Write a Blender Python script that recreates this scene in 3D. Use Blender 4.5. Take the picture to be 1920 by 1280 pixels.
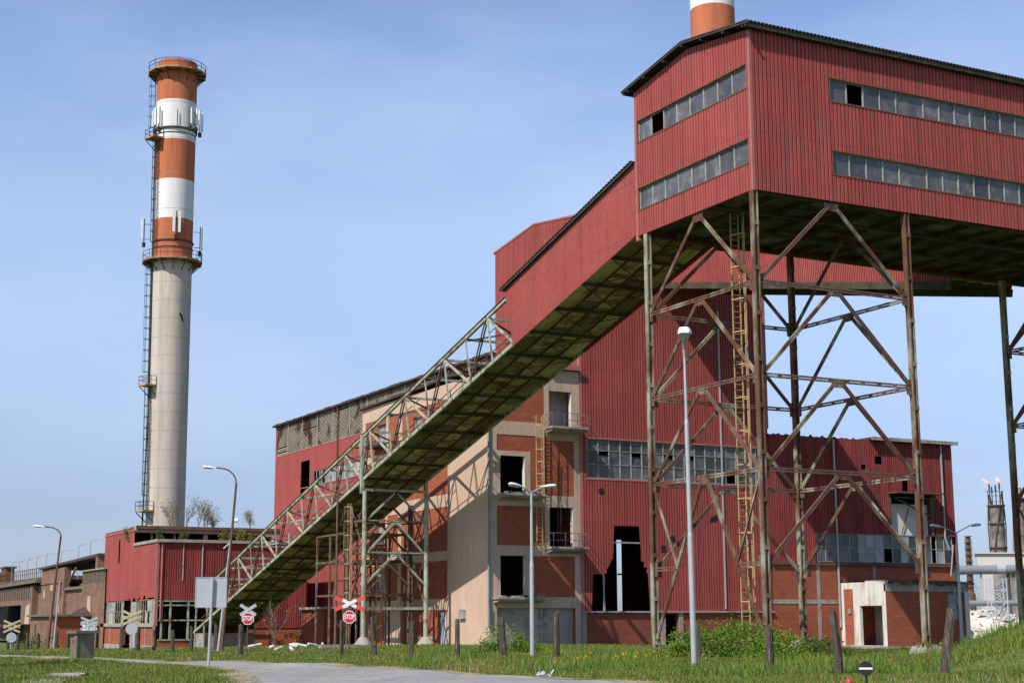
import bpy, math, random
import numpy as np
from mathutils import Vector as V, Matrix
random.seed(7); RNG = np.random.default_rng(7)
for _o in list(bpy.data.objects): bpy.data.objects.remove(_o)
S = bpy.context.scene
COL = S.collection
# ------------------------------------------------------------------ camera, sky, sun, exposure
cam = bpy.data.cameras.new("camera"); camo = bpy.data.objects.new("camera", cam); COL.objects.link(camo)
cam.sensor_width = 36.0; cam.lens = 54.378; cam.clip_start = 0.5; cam.clip_end = 9000
_r = V((0.885584, -0.464462, -0.003977)); _u = V((-0.079431, -0.159876, 0.983936)); _f = V((0.457637, 0.871042, 0.178476))
camo.matrix_world = Matrix(((_r.x, _u.x, -_f.x, 0), (_r.y, _u.y, -_f.y, 0), (_r.z, _u.z, -_f.z, 1.7), (0, 0, 0, 1)))
S.camera = camo
TOSUN = V((-0.625, -0.262, 0.735)).normalized()
w = bpy.data.worlds.new("World"); S.world = w; w.use_nodes = True
nt = w.node_tree; nt.nodes.clear()
sky = nt.nodes.new("ShaderNodeTexSky"); sky.sky_type = 'NISHITA'; sky.sun_disc = False
sky.sun_elevation = math.asin(TOSUN.z); sky.sun_rotation = math.atan2(TOSUN.x, TOSUN.y)
sky.air_density = 1.0; sky.dust_density = 0.7; sky.ozone_density = 1.6; sky.altitude = 100
tint = nt.nodes.new("ShaderNodeMix"); tint.data_type = 'RGBA'; tint.blend_type = 'MULTIPLY'; tint.inputs[0].default_value = 1.0
nt.links.new(sky.outputs[0], tint.inputs[6]); tint.inputs[7].default_value = (1.12, 1.02, 1.11, 1)
tc = nt.nodes.new("ShaderNodeTexCoord"); mp = nt.nodes.new("ShaderNodeMapping"); mp.inputs['Scale'].default_value = (1.2, 1.2, 3.4)
mp.inputs['Location'].default_value = (0.35, 0.1, 0.2)
nz = nt.nodes.new("ShaderNodeTexNoise"); nz.inputs['Scale'].default_value = 2.6; nz.inputs['Detail'].default_value = 7; nz.inputs['Roughness'].default_value = 0.55
nt.links.new(tc.outputs['Generated'], mp.inputs[0]); nt.links.new(mp.outputs[0], nz.inputs['Vector'])
rp = nt.nodes.new("ShaderNodeMapRange"); rp.inputs[1].default_value = 0.47; rp.inputs[2].default_value = 0.72; rp.inputs[3].default_value = 0.0; rp.inputs[4].default_value = 0.13
nt.links.new(nz.outputs[0], rp.inputs[0])
sep = nt.nodes.new("ShaderNodeSeparateXYZ"); nt.links.new(tc.outputs['Generated'], sep.inputs[0])   # painted tint by height: evens the horizon band, dims the zenith to cut ambient
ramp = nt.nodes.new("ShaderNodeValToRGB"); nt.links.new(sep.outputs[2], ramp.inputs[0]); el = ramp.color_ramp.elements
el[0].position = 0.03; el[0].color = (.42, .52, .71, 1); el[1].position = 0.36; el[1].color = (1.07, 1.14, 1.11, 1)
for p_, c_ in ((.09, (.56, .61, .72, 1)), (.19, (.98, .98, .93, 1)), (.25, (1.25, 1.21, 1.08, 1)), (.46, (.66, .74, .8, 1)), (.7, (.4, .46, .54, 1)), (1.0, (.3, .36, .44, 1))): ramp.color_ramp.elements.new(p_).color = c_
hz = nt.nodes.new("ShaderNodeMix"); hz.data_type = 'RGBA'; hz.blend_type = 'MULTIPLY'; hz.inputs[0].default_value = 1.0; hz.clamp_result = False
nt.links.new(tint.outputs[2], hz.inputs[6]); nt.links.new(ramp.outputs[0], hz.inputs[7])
cl = nt.nodes.new("ShaderNodeMix"); cl.data_type = 'RGBA'
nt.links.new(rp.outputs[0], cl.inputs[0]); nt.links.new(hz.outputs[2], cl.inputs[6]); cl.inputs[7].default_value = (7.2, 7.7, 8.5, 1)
bg = nt.nodes.new("ShaderNodeBackground"); bg.inputs[1].default_value = 0.15
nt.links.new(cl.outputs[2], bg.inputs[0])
wo = nt.nodes.new("ShaderNodeOutputWorld"); nt.links.new(bg.outputs[0], wo.inputs[0])
sd = bpy.data.lights.new("sun", 'SUN'); sd.energy = 5.0; sd.angle = math.radians(0.53); sd.color = (1.0, 0.95, 0.87)
so = bpy.data.objects.new("sun", sd); COL.objects.link(so); so.rotation_euler = (-TOSUN).to_track_quat('-Z', 'Y').to_euler()
so.location = (-60, -30, 90)
S.view_settings.view_transform = 'Standard'; S.view_settings.look = 'None'; S.view_settings.exposure = 0.08; S.view_settings.gamma = 1
S.cycles.max_bounces = 6; S.cycles.diffuse_bounces = 3; S.cycles.glossy_bounces = 2; S.cycles.transparent_max_bounces = 8

# ------------------------------------------------------------------ materials
def pm(name, col, rough=0.75, var=0.12, scale=0.7, stretch=(1, 1, 1), col2=None, lo=0.5, hi=0.62, scale2=1.5, stretch2=(1, 1, 1),
       metal=0.0, spec=0.3, fine=0.0, island=0.0, bump=0.0, sheet=None, drip=None, crack=False):
    m = bpy.data.materials.new(name); m.use_nodes = True
    t = m.node_tree; N = t.nodes; L = t.links
    b = N["Principled BSDF"]; b.inputs['Roughness'].default_value = rough; b.inputs['Metallic'].default_value = metal
    b.inputs['Specular IOR Level'].default_value = spec
    tcn = N.new("ShaderNodeTexCoord")
    def noise(sc, st, det=5):
        mpn = N.new("ShaderNodeMapping"); mpn.inputs['Scale'].default_value = st; L.new(tcn.outputs['Object'], mpn.inputs[0])
        n = N.new("ShaderNodeTexNoise"); n.inputs['Scale'].default_value = sc; n.inputs['Detail'].default_value = det
        n.inputs['Roughness'].default_value = 0.6; L.new(mpn.outputs[0], n.inputs['Vector']); return n.outputs[0]
    def rng(src, a, bb, c, d):
        r = N.new("ShaderNodeMapRange"); L.new(src, r.inputs[0])
        for i, x in enumerate((a, bb, c, d)): r.inputs[i + 1].default_value = x
        return r.outputs[0]
    def mul(csock, f):
        x = N.new("ShaderNodeMix"); x.data_type = 'RGBA'; x.blend_type = 'MULTIPLY'; x.inputs[0].default_value = 1
        L.new(csock, x.inputs[6]); L.new(f, x.inputs[7]); return x.outputs[2]
    rgb = N.new("ShaderNodeRGB"); rgb.outputs[0].default_value = (*col, 1); c = rgb.outputs[0]
    if col2 is not None:
        f = rng(noise(scale2, stretch2, 8), lo, hi, 0, 1)
        x = N.new("ShaderNodeMix"); x.data_type = 'RGBA'; L.new(f, x.inputs[0]); L.new(c, x.inputs[6]); x.inputs[7].default_value = (*col2, 1); c = x.outputs[2]
    if var: c = mul(c, rng(noise(scale, stretch), 0.3, 0.7, 1 - var, 1 + var))
    if fine: c = mul(c, rng(noise(scale * 14, stretch), 0.3, 0.7, 1 - fine, 1 + fine))
    if sheet:                                  # separate sheets a metre wide, lapped every few metres, each faded a little differently
        sp = N.new("ShaderNodeSeparateXYZ"); L.new(tcn.outputs['Object'], sp.inputs[0]); ad = N.new("ShaderNodeMath"); L.new(sp.outputs[0], ad.inputs[0]); L.new(sp.outputs[1], ad.inputs[1])
        cb = N.new("ShaderNodeCombineXYZ"); L.new(ad.outputs[0], cb.inputs[0]); L.new(sp.outputs[2], cb.inputs[1]); bt = N.new("ShaderNodeTexBrick"); L.new(cb.outputs[0], bt.inputs['Vector'])
        bt.inputs['Scale'].default_value = 1; bt.inputs['Brick Width'].default_value = sheet[0]; bt.inputs['Row Height'].default_value = sheet[1]; bt.inputs['Mortar Size'].default_value = 0.02; bt.offset = 0.0
        for k_, v_ in (('Color1', 1 + sheet[2]), ('Color2', 1 - sheet[2]), ('Mortar', 0.72)): bt.inputs[k_].default_value = (v_, v_, v_, 1)
        c = mul(c, bt.outputs[0])
    if crack:                                  # tar-dark cracks and patched rectangles
        vo = N.new("ShaderNodeTexVoronoi"); vo.feature = 'DISTANCE_TO_EDGE'; vo.inputs['Scale'].default_value = 0.42; mpn = N.new("ShaderNodeMapping"); L.new(tcn.outputs['Object'], mpn.inputs[0])
        ns_ = N.new("ShaderNodeTexNoise"); ns_.inputs['Scale'].default_value = 1.3; L.new(tcn.outputs['Object'], ns_.inputs['Vector']); av = N.new("ShaderNodeVectorMath"); av.operation = 'ADD'
        L.new(mpn.outputs[0], av.inputs[0]); L.new(ns_.outputs[1], av.inputs[1]); L.new(av.outputs[0], vo.inputs['Vector']); c = mul(c, rng(vo.outputs[0], 0.0, 0.03, 0.75, 1.0))
    if drip:                                   # dirt runs: long thin stains of their own shape
        c = mul(c, rng(noise(drip[0], (3.2, 3.2, 0.16), 6), 0.52, 0.78, 1.0, 1 - drip[1]))
    if island:
        g = N.new("ShaderNodeNewGeometry"); c = mul(c, rng(g.outputs['Random Per Island'], 0, 1, 1 - island, 1 + island))
    L.new(c, b.inputs['Base Color'])
    if bump:
        bn = N.new("ShaderNodeBump"); bn.inputs['Strength'].default_value = bump; bn.inputs['Distance'].default_value = 0.05
        L.new(noise(scale * 10, (1, 1, 1)), bn.inputs['Height']); L.new(bn.outputs[0], b.inputs['Normal'])
    return m

def brick(name, c1, c2, mortar, stain=(0.12, 0.06, 0.05), amt=0.5):
    m = bpy.data.materials.new(name); m.use_nodes = True; t = m.node_tree; N = t.nodes; L = t.links
    b = N["Principled BSDF"]; b.inputs['Roughness'].default_value = 0.9; b.inputs['Specular IOR Level'].default_value = 0.15
    tcn = N.new("ShaderNodeTexCoord"); sp = N.new("ShaderNodeSeparateXYZ"); L.new(tcn.outputs['Object'], sp.inputs[0])
    ad = N.new("ShaderNodeMath"); L.new(sp.outputs[0], ad.inputs[0]); L.new(sp.outputs[1], ad.inputs[1])
    cb = N.new("ShaderNodeCombineXYZ"); L.new(ad.outputs[0], cb.inputs[0]); L.new(sp.outputs[2], cb.inputs[1])
    bt = N.new("ShaderNodeTexBrick"); L.new(cb.outputs[0], bt.inputs['Vector']); bt.inputs['Scale'].default_value = 1.0
    bt.inputs['Brick Width'].default_value = 0.52; bt.inputs['Row Height'].default_value = 0.2; bt.inputs['Mortar Size'].default_value = 0.018
    for k, v in (('Color1', c1), ('Color2', c2), ('Mortar', mortar)): bt.inputs[k].default_value = (*v, 1)
    n = N.new("ShaderNodeTexNoise"); n.inputs['Scale'].default_value = 0.55; n.inputs['Detail'].default_value = 8; L.new(tcn.outputs['Object'], n.inputs['Vector'])
    r = N.new("ShaderNodeMapRange"); L.new(n.outputs[0], r.inputs[0]); r.inputs[1].default_value = 0.45; r.inputs[2].default_value = 0.75; r.inputs[4].default_value = amt
    x = N.new("ShaderNodeMix"); x.data_type = 'RGBA'; L.new(r.outputs[0], x.inputs[0]); L.new(bt.outputs[0], x.inputs[6]); x.inputs[7].default_value = (*stain, 1)
    L.new(x.outputs[2], b.inputs['Base Color']); return m

def leafmat(name, col, var=0.45, col2=None):
    m = bpy.data.materials.new(name); m.use_nodes = True; t = m.node_tree; N = t.nodes; L = t.links; N.clear()
    out = N.new("ShaderNodeOutputMaterial"); d = N.new("ShaderNodeBsdfDiffuse"); tr = N.new("ShaderNodeBsdfTranslucent"); mx = N.new("ShaderNodeMixShader")
    mx.inputs[0].default_value = 0.35
    g = N.new("ShaderNodeNewGeometry"); cr = N.new("ShaderNodeValToRGB"); L.new(g.outputs['Random Per Island'], cr.inputs[0])
    e = cr.color_ramp.elements
    e[0].position = 0; e[0].color = (*[c * (1 - var) for c in col], 1); e[1].position = 0.78; e[1].color = (*[c * (1 + var) for c in col], 1)
    if col2: k = cr.color_ramp.elements.new(0.95); k.color = (*col2, 1)
    tcn = N.new("ShaderNodeTexCoord"); n = N.new("ShaderNodeTexNoise"); n.inputs['Scale'].default_value = 0.22; n.inputs['Detail'].default_value = 6
    L.new(tcn.outputs['Object'], n.inputs['Vector'])
    r = N.new("ShaderNodeMapRange"); L.new(n.outputs[0], r.inputs[0]); r.inputs[1].default_value = 0.35; r.inputs[2].default_value = 0.68
    x = N.new("ShaderNodeMix"); x.data_type = 'RGBA'; x.blend_type = 'MIX'; L.new(r.outputs[0], x.inputs[0]); L.new(cr.outputs[0], x.inputs[6])
    y = N.new("ShaderNodeMix"); y.data_type = 'RGBA'; y.blend_type = 'MULTIPLY'; y.inputs[0].default_value = 1; L.new(cr.outputs[0], y.inputs[6]); y.inputs[7].default_value = (1.5, 1.15, 0.95, 1)
    L.new(y.outputs[2], x.inputs[7])
    L.new(x.outputs[2], d.inputs[0]); L.new(x.outputs[2], tr.inputs[0]); L.new(d.outputs[0], mx.inputs[1]); L.new(tr.outputs[0], mx.inputs[2]); L.new(mx.outputs[0], out.inputs[0])
    return m

RED = (0.335, 0.076, 0.066)
M = dict(
    red=pm("red_cladding_paint", RED, 0.62, 0.13, 0.35, (1, 1, 0.35), fine=0.07, col2=(0.27, 0.09, 0.085), lo=0.56, hi=0.75, scale2=0.5, stretch2=(1.5, 1.5, 0.3), spec=0.14, sheet=(1.0, 3.1, 0.035), drip=(0.8, 0.14)),
    redtrim=pm("pale_red_trim", (0.38, 0.14, 0.13), 0.6, 0.15, 1.0, spec=0.3),
    redold=pm("weathered_red_cladding", (0.27, 0.056, 0.052), 0.75, 0.22, 0.5, (1.6, 1.6, 0.15), fine=0.1, col2=(0.16, 0.07, 0.065), lo=0.52, hi=0.7, scale2=0.8, stretch2=(1.5, 1.5, 0.25), spec=0.12, sheet=(1.0, 3.6, 0.09), drip=(0.7, 0.4)),
    rooff=pm("weathered_roof_sheet", (0.075, 0.05, 0.05), 0.85, 0.3, 1.0),
    fascia=pm("dark_purlin_steel", (0.055, 0.05, 0.038), 0.85, 0.35, 1.5),
    under=pm("mossy_deck_panel", (0.29, 0.235, 0.145), 0.95, 0.28, 0.5, col2=(0.13, 0.085, 0.055), lo=0.5, hi=0.7, scale2=0.7, stretch2=(1.6, .5, .5), fine=.15, island=0.6, spec=0.1),
    under2=pm("dark_deck_board", (0.075, 0.066, 0.055), 0.95, 0.4, 0.6, col2=(0.13, 0.09, 0.07), lo=0.55, hi=0.68, scale2=0.7, island=0.5, spec=0.1),  # dark base colour, random tone from board to board
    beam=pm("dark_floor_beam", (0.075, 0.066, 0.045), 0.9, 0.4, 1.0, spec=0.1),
    rust=pm("rusty_pale_steel", (0.30, 0.285, 0.205), 0.8, 0.25, 1.2, col2=(0.125, 0.06, 0.036), lo=0.38, hi=0.52, scale2=0.75, stretch2=(1, 1, 0.4), fine=0.2, spec=0.2),
    rust2=pm("brown_rusted_steel", (0.14, 0.08, 0.06), 0.85, 0.3, 1.2, col2=(0.22, 0.20, 0.15), lo=0.56, hi=0.66, scale2=1.3, fine=0.2, spec=0.2),
    green=pm("pale_green_steel", (0.33, 0.365, 0.285), 0.75, 0.22, 1.0, col2=(0.17, 0.10, 0.06), lo=0.49, hi=0.62, scale2=1.5, stretch2=(1, 1, 0.6), fine=0.12, spec=0.25),
    cream=pm("cream_weathered_steel", (0.42, 0.36, 0.255), 0.75, 0.2, 1.0, col2=(0.19, 0.11, 0.065), lo=0.5, hi=0.62, scale2=1.6, spec=0.2),
    yellow=pm("faded_yellow_paint", (0.44, 0.30, 0.14), 0.7, 0.18, 1.5, col2=(0.24, 0.11, 0.05), lo=0.55, hi=0.68, scale2=2.0, spec=0.25),
    brown=pm("brown_primer_steel", (0.14, 0.075, 0.05), 0.8, 0.3, 1.5, spec=0.2),
    rail=pm("dark_grey_railing", (0.13, 0.125, 0.12), 0.7, 0.2, 2.0),
    belt=pm("worn_rubber_belt", (0.17, 0.125, 0.125), 0.8, 0.3, 0.8, col2=(0.38, 0.34, 0.33), lo=0.56, hi=0.64, scale2=1.2),
    dirt=pm('sandy_verge_dirt', (0.33, 0.28, 0.21), 0.97, 0.25, 0.9, fine=0.25, col2=(0.16, 0.15, 0.07), lo=0.5, hi=0.62, scale2=0.9, spec=0.05, bump=0.5),
    stalk=leafmat('dead_stalks', (0.34, 0.27, 0.15), 0.35),
    dark=pm("interior_shade_black", (0.02, 0.018, 0.017), 0.95, 0.3, 0.5, spec=0.05),  # interior shade put into the colour, near-black behind openings
    glass=pm("dusty_window_glass", (0.075, 0.078, 0.08), 0.3, 0.35, 0.5, col2=(0.16, 0.16, 0.155), lo=0.5, hi=0.7, scale2=1.4, island=0.55, spec=0.5),
    concd=pm("dark_olive_concrete", (0.17, 0.155, 0.12), 0.92, 0.25, 0.9, fine=0.12, col2=(0.09, 0.085, 0.06), lo=0.5, hi=0.7, scale2=1.2, spec=0.1),  # darker, olive copy of the grey concrete
    glassw=pm("whitened_window_glass", (0.28, 0.30, 0.31), 0.35, 0.3, 0.6, island=0.45, spec=0.4),
    mull=pm("grey_window_bar", (0.34, 0.33, 0.31), 0.7, 0.2, 2.0, col2=(0.2, 0.12, 0.08), lo=0.56, hi=0.68),
    tan=pm("tan_plaster", (0.55, 0.39, 0.29), 0.92, 0.07, 0.5, fine=0.05, col2=(0.45, 0.32, 0.245), lo=0.55, hi=0.85, scale2=0.6, stretch2=(1.5, 1.5, 0.4), spec=0.1, drip=(0.5, 0.10)),
    tan2=pm("dusty_tan_plaster", (0.50, 0.38, 0.30), 0.92, 0.12, 0.6, fine=0.08, col2=(0.28, 0.21, 0.17), lo=0.55, hi=0.8, scale2=0.7, stretch2=(2.2, 2.2, 0.4), spec=0.1, drip=(0.8, 0.28)),
    white=pm("flaking_white_plaster", (0.66, 0.63, 0.60), 0.9, 0.1, 0.7, col2=(0.36, 0.26, 0.21), lo=0.52, hi=0.72, scale2=0.8, stretch2=(2, 2, 0.5), fine=0.06, spec=0.1, drip=(1.2, 0.35)),
    conc=pm("grey_concrete", (0.33, 0.30, 0.27), 0.92, 0.2, 0.8, fine=0.12, col2=(0.18, 0.16, 0.14), lo=0.52, hi=0.7, scale2=1.0, spec=0.1),
    chim=pm("pale_chimney_concrete", (0.52, 0.458, 0.392), 0.92, 0.1, 0.25, (1, 1, 0.4), fine=0.05, col2=(0.34, 0.31, 0.28), lo=0.5, hi=0.8, scale2=0.35, stretch2=(2.5, 2.5, 0.12), spec=0.1, drip=(0.45, 0.3)),
    orange=pm("faded_orange_band", (0.48, 0.155, 0.075), 0.85, 0.14, 0.3, (2, 2, 0.2), fine=0.08, col2=(0.36, 0.12, 0.07), lo=0.5, hi=0.75, scale2=0.5, stretch2=(2, 2, 0.2), spec=0.1, drip=(0.6, 0.35)),
    cwhite=pm("white_band_paint", (0.74, 0.72, 0.71), 0.8, 0.06, 0.3, (2, 2, 0.2), fine=0.04, spec=0.12, drip=(0.6, 0.22)),
    brick=brick("orange_brick", (0.40, 0.108, 0.054), (0.30, 0.08, 0.044), (0.24, 0.105, 0.07), (0.2, .075, .05), .45),
    brickd=brick("dark_red_brick", (0.31, 0.08, 0.047), (0.24, 0.064, 0.04), (0.2, 0.085, 0.06)),
    brickr=brick("ruined_brown_brick", (0.29, 0.165, 0.11), (0.20, 0.115, 0.08), (0.17, 0.115, 0.085), (0.10, 0.075, 0.06), 0.75),
    wood=pm("grey_post_wood", (0.09, 0.072, 0.06), 0.95, 0.35, 3.0, (3, 3, 0.35), fine=0.3, col2=(0.21, 0.195, 0.18), lo=0.58, hi=0.7, scale2=5, stretch2=(3, 3, 0.3), spec=0.05, bump=0.6),
    galv=pm("galvanised_grey", (0.42, 0.425, 0.44), 0.5, 0.1, 1.2, metal=0.25, fine=0.05, spec=0.4),
    lampw=pm("white_lamp_shell", (0.78, 0.79, 0.8), 0.4, 0.05, 2.0, spec=0.4),
    lens=pm("lamp_lens", (0.32, 0.33, 0.32), 0.15, 0.15, 3.0, spec=0.5),
    signback=pm("sign_back_metal", (0.44, 0.46, 0.49), 0.45, 0.06, 1.5, fine=0.04, spec=0.4),
    signw=pm("sign_white", (0.78, 0.78, 0.78), 0.45, 0.05, 2.0, spec=0.35),
    signr=pm("sign_red", (0.55, 0.03, 0.035), 0.45, 0.06, 2.0, spec=0.35),
    signo=pm("sign_orange_red", (0.72, 0.09, 0.04), 0.45, 0.06, 2.0, spec=0.35),
    signy=pm("sign_back_cream", (0.52, 0.44, 0.26), 0.6, 0.12, 2.0, spec=0.3),
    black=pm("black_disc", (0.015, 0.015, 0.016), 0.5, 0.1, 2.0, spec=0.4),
    asphalt=pm("pale_worn_asphalt", (0.265, 0.26, 0.255), 0.95, 0.14, 0.35, fine=0.1, col2=(0.35, 0.33, 0.30), lo=0.5, hi=0.7, scale2=0.45, spec=0.12, bump=0.3, crack=True),
    soil=pm("grassy_soil", (0.10, 0.14, 0.04), 0.97, 0.3, 0.3, fine=0.3, col2=(0.17, 0.135, 0.075), lo=0.54, hi=0.7, scale2=0.35, spec=0.05, bump=0.6),
    rubble=pm("pale_rubble", (0.58, 0.52, 0.46), 0.95, 0.3, 0.5, fine=0.25, spec=0.05, bump=0.8),
    pipe=pm("grey_lagged_pipe", (0.21, 0.235, 0.26), 0.6, 0.12, 0.5, spec=0.3),
    gantry=pm("white_gantry_paint", (0.62, 0.60, 0.56), 0.8, 0.08, 0.3, fine=0.05, spec=0.2),
    lattice=pm("pale_blue_lattice", (0.45, 0.52, 0.60), 0.7, 0.1, 0.5),
    stack=pm("stained_stack_lagging", (0.26, 0.22, 0.20), 0.9, 0.3, 0.25, (1, 1, 0.5), col2=(0.11, 0.085, 0.075), lo=0.47, hi=0.6, scale2=0.3, fine=0.2),
    grass=leafmat("grass_blades", (0.12, 0.195, 0.042), 0.42, (0.36, 0.30, 0.16)),
    leaf=leafmat("bramble_leaves", (0.10, 0.20, 0.035), 0.5),
    leafy=leafmat("spring_leaves", (0.17, 0.19, 0.05), 0.4),
    leafd=leafmat("dark_shrub_leaves", (0.075, 0.115, 0.035), 0.4),
    twig=pm("grey_twig_bark", (0.16, 0.13, 0.10), 0.95, 0.2, 2.0),
    deckrust=pm("rusty_gallery_plate", (0.40, 0.24, 0.13), 0.85, 0.2, 0.8, col2=(0.20, 0.10, 0.06), lo=0.5, hi=0.62, scale2=0.8),
    louv=pm("weathered_louvre_slats", (0.46, 0.42, 0.32), 0.85, 0.2, 0.5, col2=(0.15, 0.07, 0.055), lo=0.52, hi=0.6, scale2=0.35, fine=0.15, spec=0.15),
    doorg=pm("blue_grey_metal_door", (0.40, 0.43, 0.48), 0.6, 0.15, 1.0, spec=0.3),
    flower=leafmat("yellow_petals", (0.62, 0.46, 0.03), 0.2),
)

# ------------------------------------------------------------------ mesh helpers
X, Y, Z = V((1, 0, 0)), V((0, 1, 0)), V((0, 0, 1))
class MB:
    def __init__(s): s.v = []; s.f = []; s.mi = []; s.m = 0; s.smooth = False
    def poly(s, pts):
        n = len(s.v); s.v += [tuple(p) for p in pts]; s.f.append(tuple(range(n, n + len(pts)))); s.mi.append(s.m); return s
    def faces(s, vs, fs):
        n = len(s.v); s.v += [tuple(p) for p in vs]; s.f += [tuple(i + n for i in f) for f in fs]; s.mi += [s.m] * len(fs); return s
    def hexa(s, p):   # 8 points: bottom 4 (ccw), top 4
        return s.faces(p, [(3, 2, 1, 0), (4, 5, 6, 7), (0, 1, 5, 4), (1, 2, 6, 5), (2, 3, 7, 6), (3, 0, 4, 7)])
    def box(s, x0, x1, y0, y1, z0, z1):
        return s.hexa([(x0, y0, z0), (x1, y0, z0), (x1, y1, z0), (x0, y1, z0), (x0, y0, z1), (x1, y0, z1), (x1, y1, z1), (x0, y1, z1)])
    def bar(s, p, q, w, h, up=Z):
        p, q = V(p), V(q); d = (q - p).normalized(); a = d.cross(V(up))
        if a.length < 1e-3: a = d.cross(X)
        a.normalize(); b = a.cross(d).normalized(); a = a * w / 2; b = b * h / 2
        return s.hexa([p - a - b, p + a - b, p + a + b, p - a + b, q - a - b, q + a - b, q + a + b, q - a + b])
    def dbl(s, p, q, w, g, up=Z, n=0):      # a pair of angles with batten plates
        p, q = V(p), V(q); d = (q - p).normalized(); a = d.cross(V(up))
        if a.length < 1e-3: a = d.cross(X)
        a.normalize(); b = a.cross(d).normalized(); o = b * (g + w) / 2
        s.bar(p + o, q + o, 0.09, w, up); s.bar(p - o, q - o, 0.09, w, up)
        L = (q - p).length; n = n or max(2, int(L / 1.0))
        for i in range(n + 1):
            c = p + (q - p) * (i / n); s.bar(c - d * 0.12, c + d * 0.12, 0.05, g + w, up)
        return s
    def tube(s, p, q, r0, r1=None, n=8, cap=True):
        r1 = r0 if r1 is None else r1; p, q = V(p), V(q); d = (q - p).normalized(); a = d.cross(Z)
        if a.length < 1e-3: a = V((1, 0, 0))
        a.normalize(); b = d.cross(a); vs = []
        for c, r in ((p, r0), (q, r1)):
            for i in range(n): t = 2 * math.pi * i / n; vs.append(c + a * (r * math.cos(t)) + b * (r * math.sin(t)))
        fs = [(i, (i + 1) % n, n + (i + 1) % n, n + i) for i in range(n)]
        if cap: fs += [tuple(range(n))[::-1], tuple(range(n, 2 * n))]
        return s.faces(vs, fs)
    def path(s, pts, r, n=6):
        for a, b in zip(pts, pts[1:]): s.tube(a, b, r, r, n)
        return s
    def lathe(s, c, prof, n=48):            # prof: (radius, z) from below upwards
        c = V(c); vs = []; fs = []
        for r, z in prof:
            for i in range(n): t = 2 * math.pi * i / n; vs.append((c.x + r * math.cos(t), c.y + r * math.sin(t), c.z + z))
        for k in range(len(prof) - 1):
            for i in range(n): j = (i + 1) % n; fs.append((k * n + i, k * n + j, (k + 1) * n + j, (k + 1) * n + i))
        return s.faces(vs, fs)
    def corr(s, O, U, L, W, N, spans, pitch=0.25, d=0.08):   # ribbed sheet: U across the ribs, W along them, N outwards
        O, U, W, N = V(O), V(U), V(W), V(N)
        prof = [(0, 0), (0.22, 0), (0.30, 1), (0.93, 1), (1.0, 0)]; us = []
        k = 0
        while k * pitch < L:
            us += [((k + a) * pitch, b * d) for a, b in prof[:-1]]; k += 1
        us = [u for u in us if u[0] < L - 1e-4] + [(L, 0)]
        for (ua, da), (ub, db) in zip(us, us[1:]):
            m = spans((ua + ub) / 2); A = spans(ua + 1e-4); B = spans(ub - 1e-4)
            if not (len(A) == len(B) == len(m)): A = B = m
            for (a0, a1), (b0, b1) in zip(A, B):
                if a1 - a0 < 0.01 and b1 - b0 < 0.01: continue
                pa = O + U * ua + N * da; pb = O + U * ub + N * db
                s.poly([pa + W * a0, pb + W * b0, pb + W * b1, pa + W * a1])
        return s
    def wall(s, O, U, L, z0, z1, holes, N, t=0.35):            # masonry wall with rectangular holes (u0,u1,z0,z1) and reveals
        O, U, N = V(O), V(U), V(N); us = sorted({0, L, *[h[0] for h in holes], *[h[1] for h in holes]}); zs = sorted({z0, z1, *[h[2] for h in holes], *[h[3] for h in holes]})
        P = lambda u, z, k=0: O + U * u + Z * z - N * k
        for a, b in zip(us, us[1:]):
            for c, e in zip(zs, zs[1:]):
                um, zm = (a + b) / 2, (c + e) / 2
                if any(h[0] < um < h[1] and h[2] < zm < h[3] for h in holes): continue
                s.poly([P(a, c), P(b, c), P(b, e), P(a, e)]); s.poly([P(a, c, t), P(b, c, t), P(b, e, t), P(a, e, t)])
        for a, b, c, e in holes:
            s.poly([P(a, c), P(a, c, t), P(a, e, t), P(a, e)]); s.poly([P(b, c), P(b, c, t), P(b, e, t), P(b, e)])
            s.poly([P(a, c), P(b, c), P(b, c, t), P(a, c, t)]); s.poly([P(a, e), P(b, e), P(b, e, t), P(a, e, t)])
        return s

OFF = {}
def obj(name, mb, mat, parent=None, loc=None):
    """link a mesh built in world coordinates as ONE object"""
    off = V(loc) if loc is not None else (OFF[parent.name] if parent is not None else V((0, 0, 0)))
    me = bpy.data.meshes.new(name); me.from_pydata([(a - off.x, b - off.y, c - off.z) for a, b, c in mb.v], [], mb.f)
    for m in (mat if isinstance(mat, (list, tuple)) else [mat]): me.materials.append(M[m])
    if any(mb.mi): me.polygons.foreach_set("material_index", mb.mi)
    if mb.smooth:
        me.polygons.foreach_set("use_smooth", [True] * len(me.polygons)); me.set_sharp_from_angle(angle=math.radians(40))
    me.update(); o = bpy.data.objects.new(name, me); COL.objects.link(o)
    if parent is not None: o.parent = parent; OFF[o.name] = off
    else: o.location = off; OFF[o.name] = off
    return o
def tag(o, label, cat, group=None):
    o['label'] = label; o['category'] = cat
    if group: o['group'] = group
    return o
def thing(name, label, cat, loc, group=None):
    o = bpy.data.objects.new(name, None); o.empty_display_size = 0.5; COL.objects.link(o); o.location = loc; OFF[o.name] = V(loc)
    return tag(o, label, cat, group)
def part(name, mat, parent, fn, label=None):
    mb = MB(); fn(mb); o = obj(name, mb, mat, parent)
    if label: o['label'] = label
    return o
def part_each(name, mat, parent, fns):
    for fn in fns: part(name, mat, parent, fn)
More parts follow.
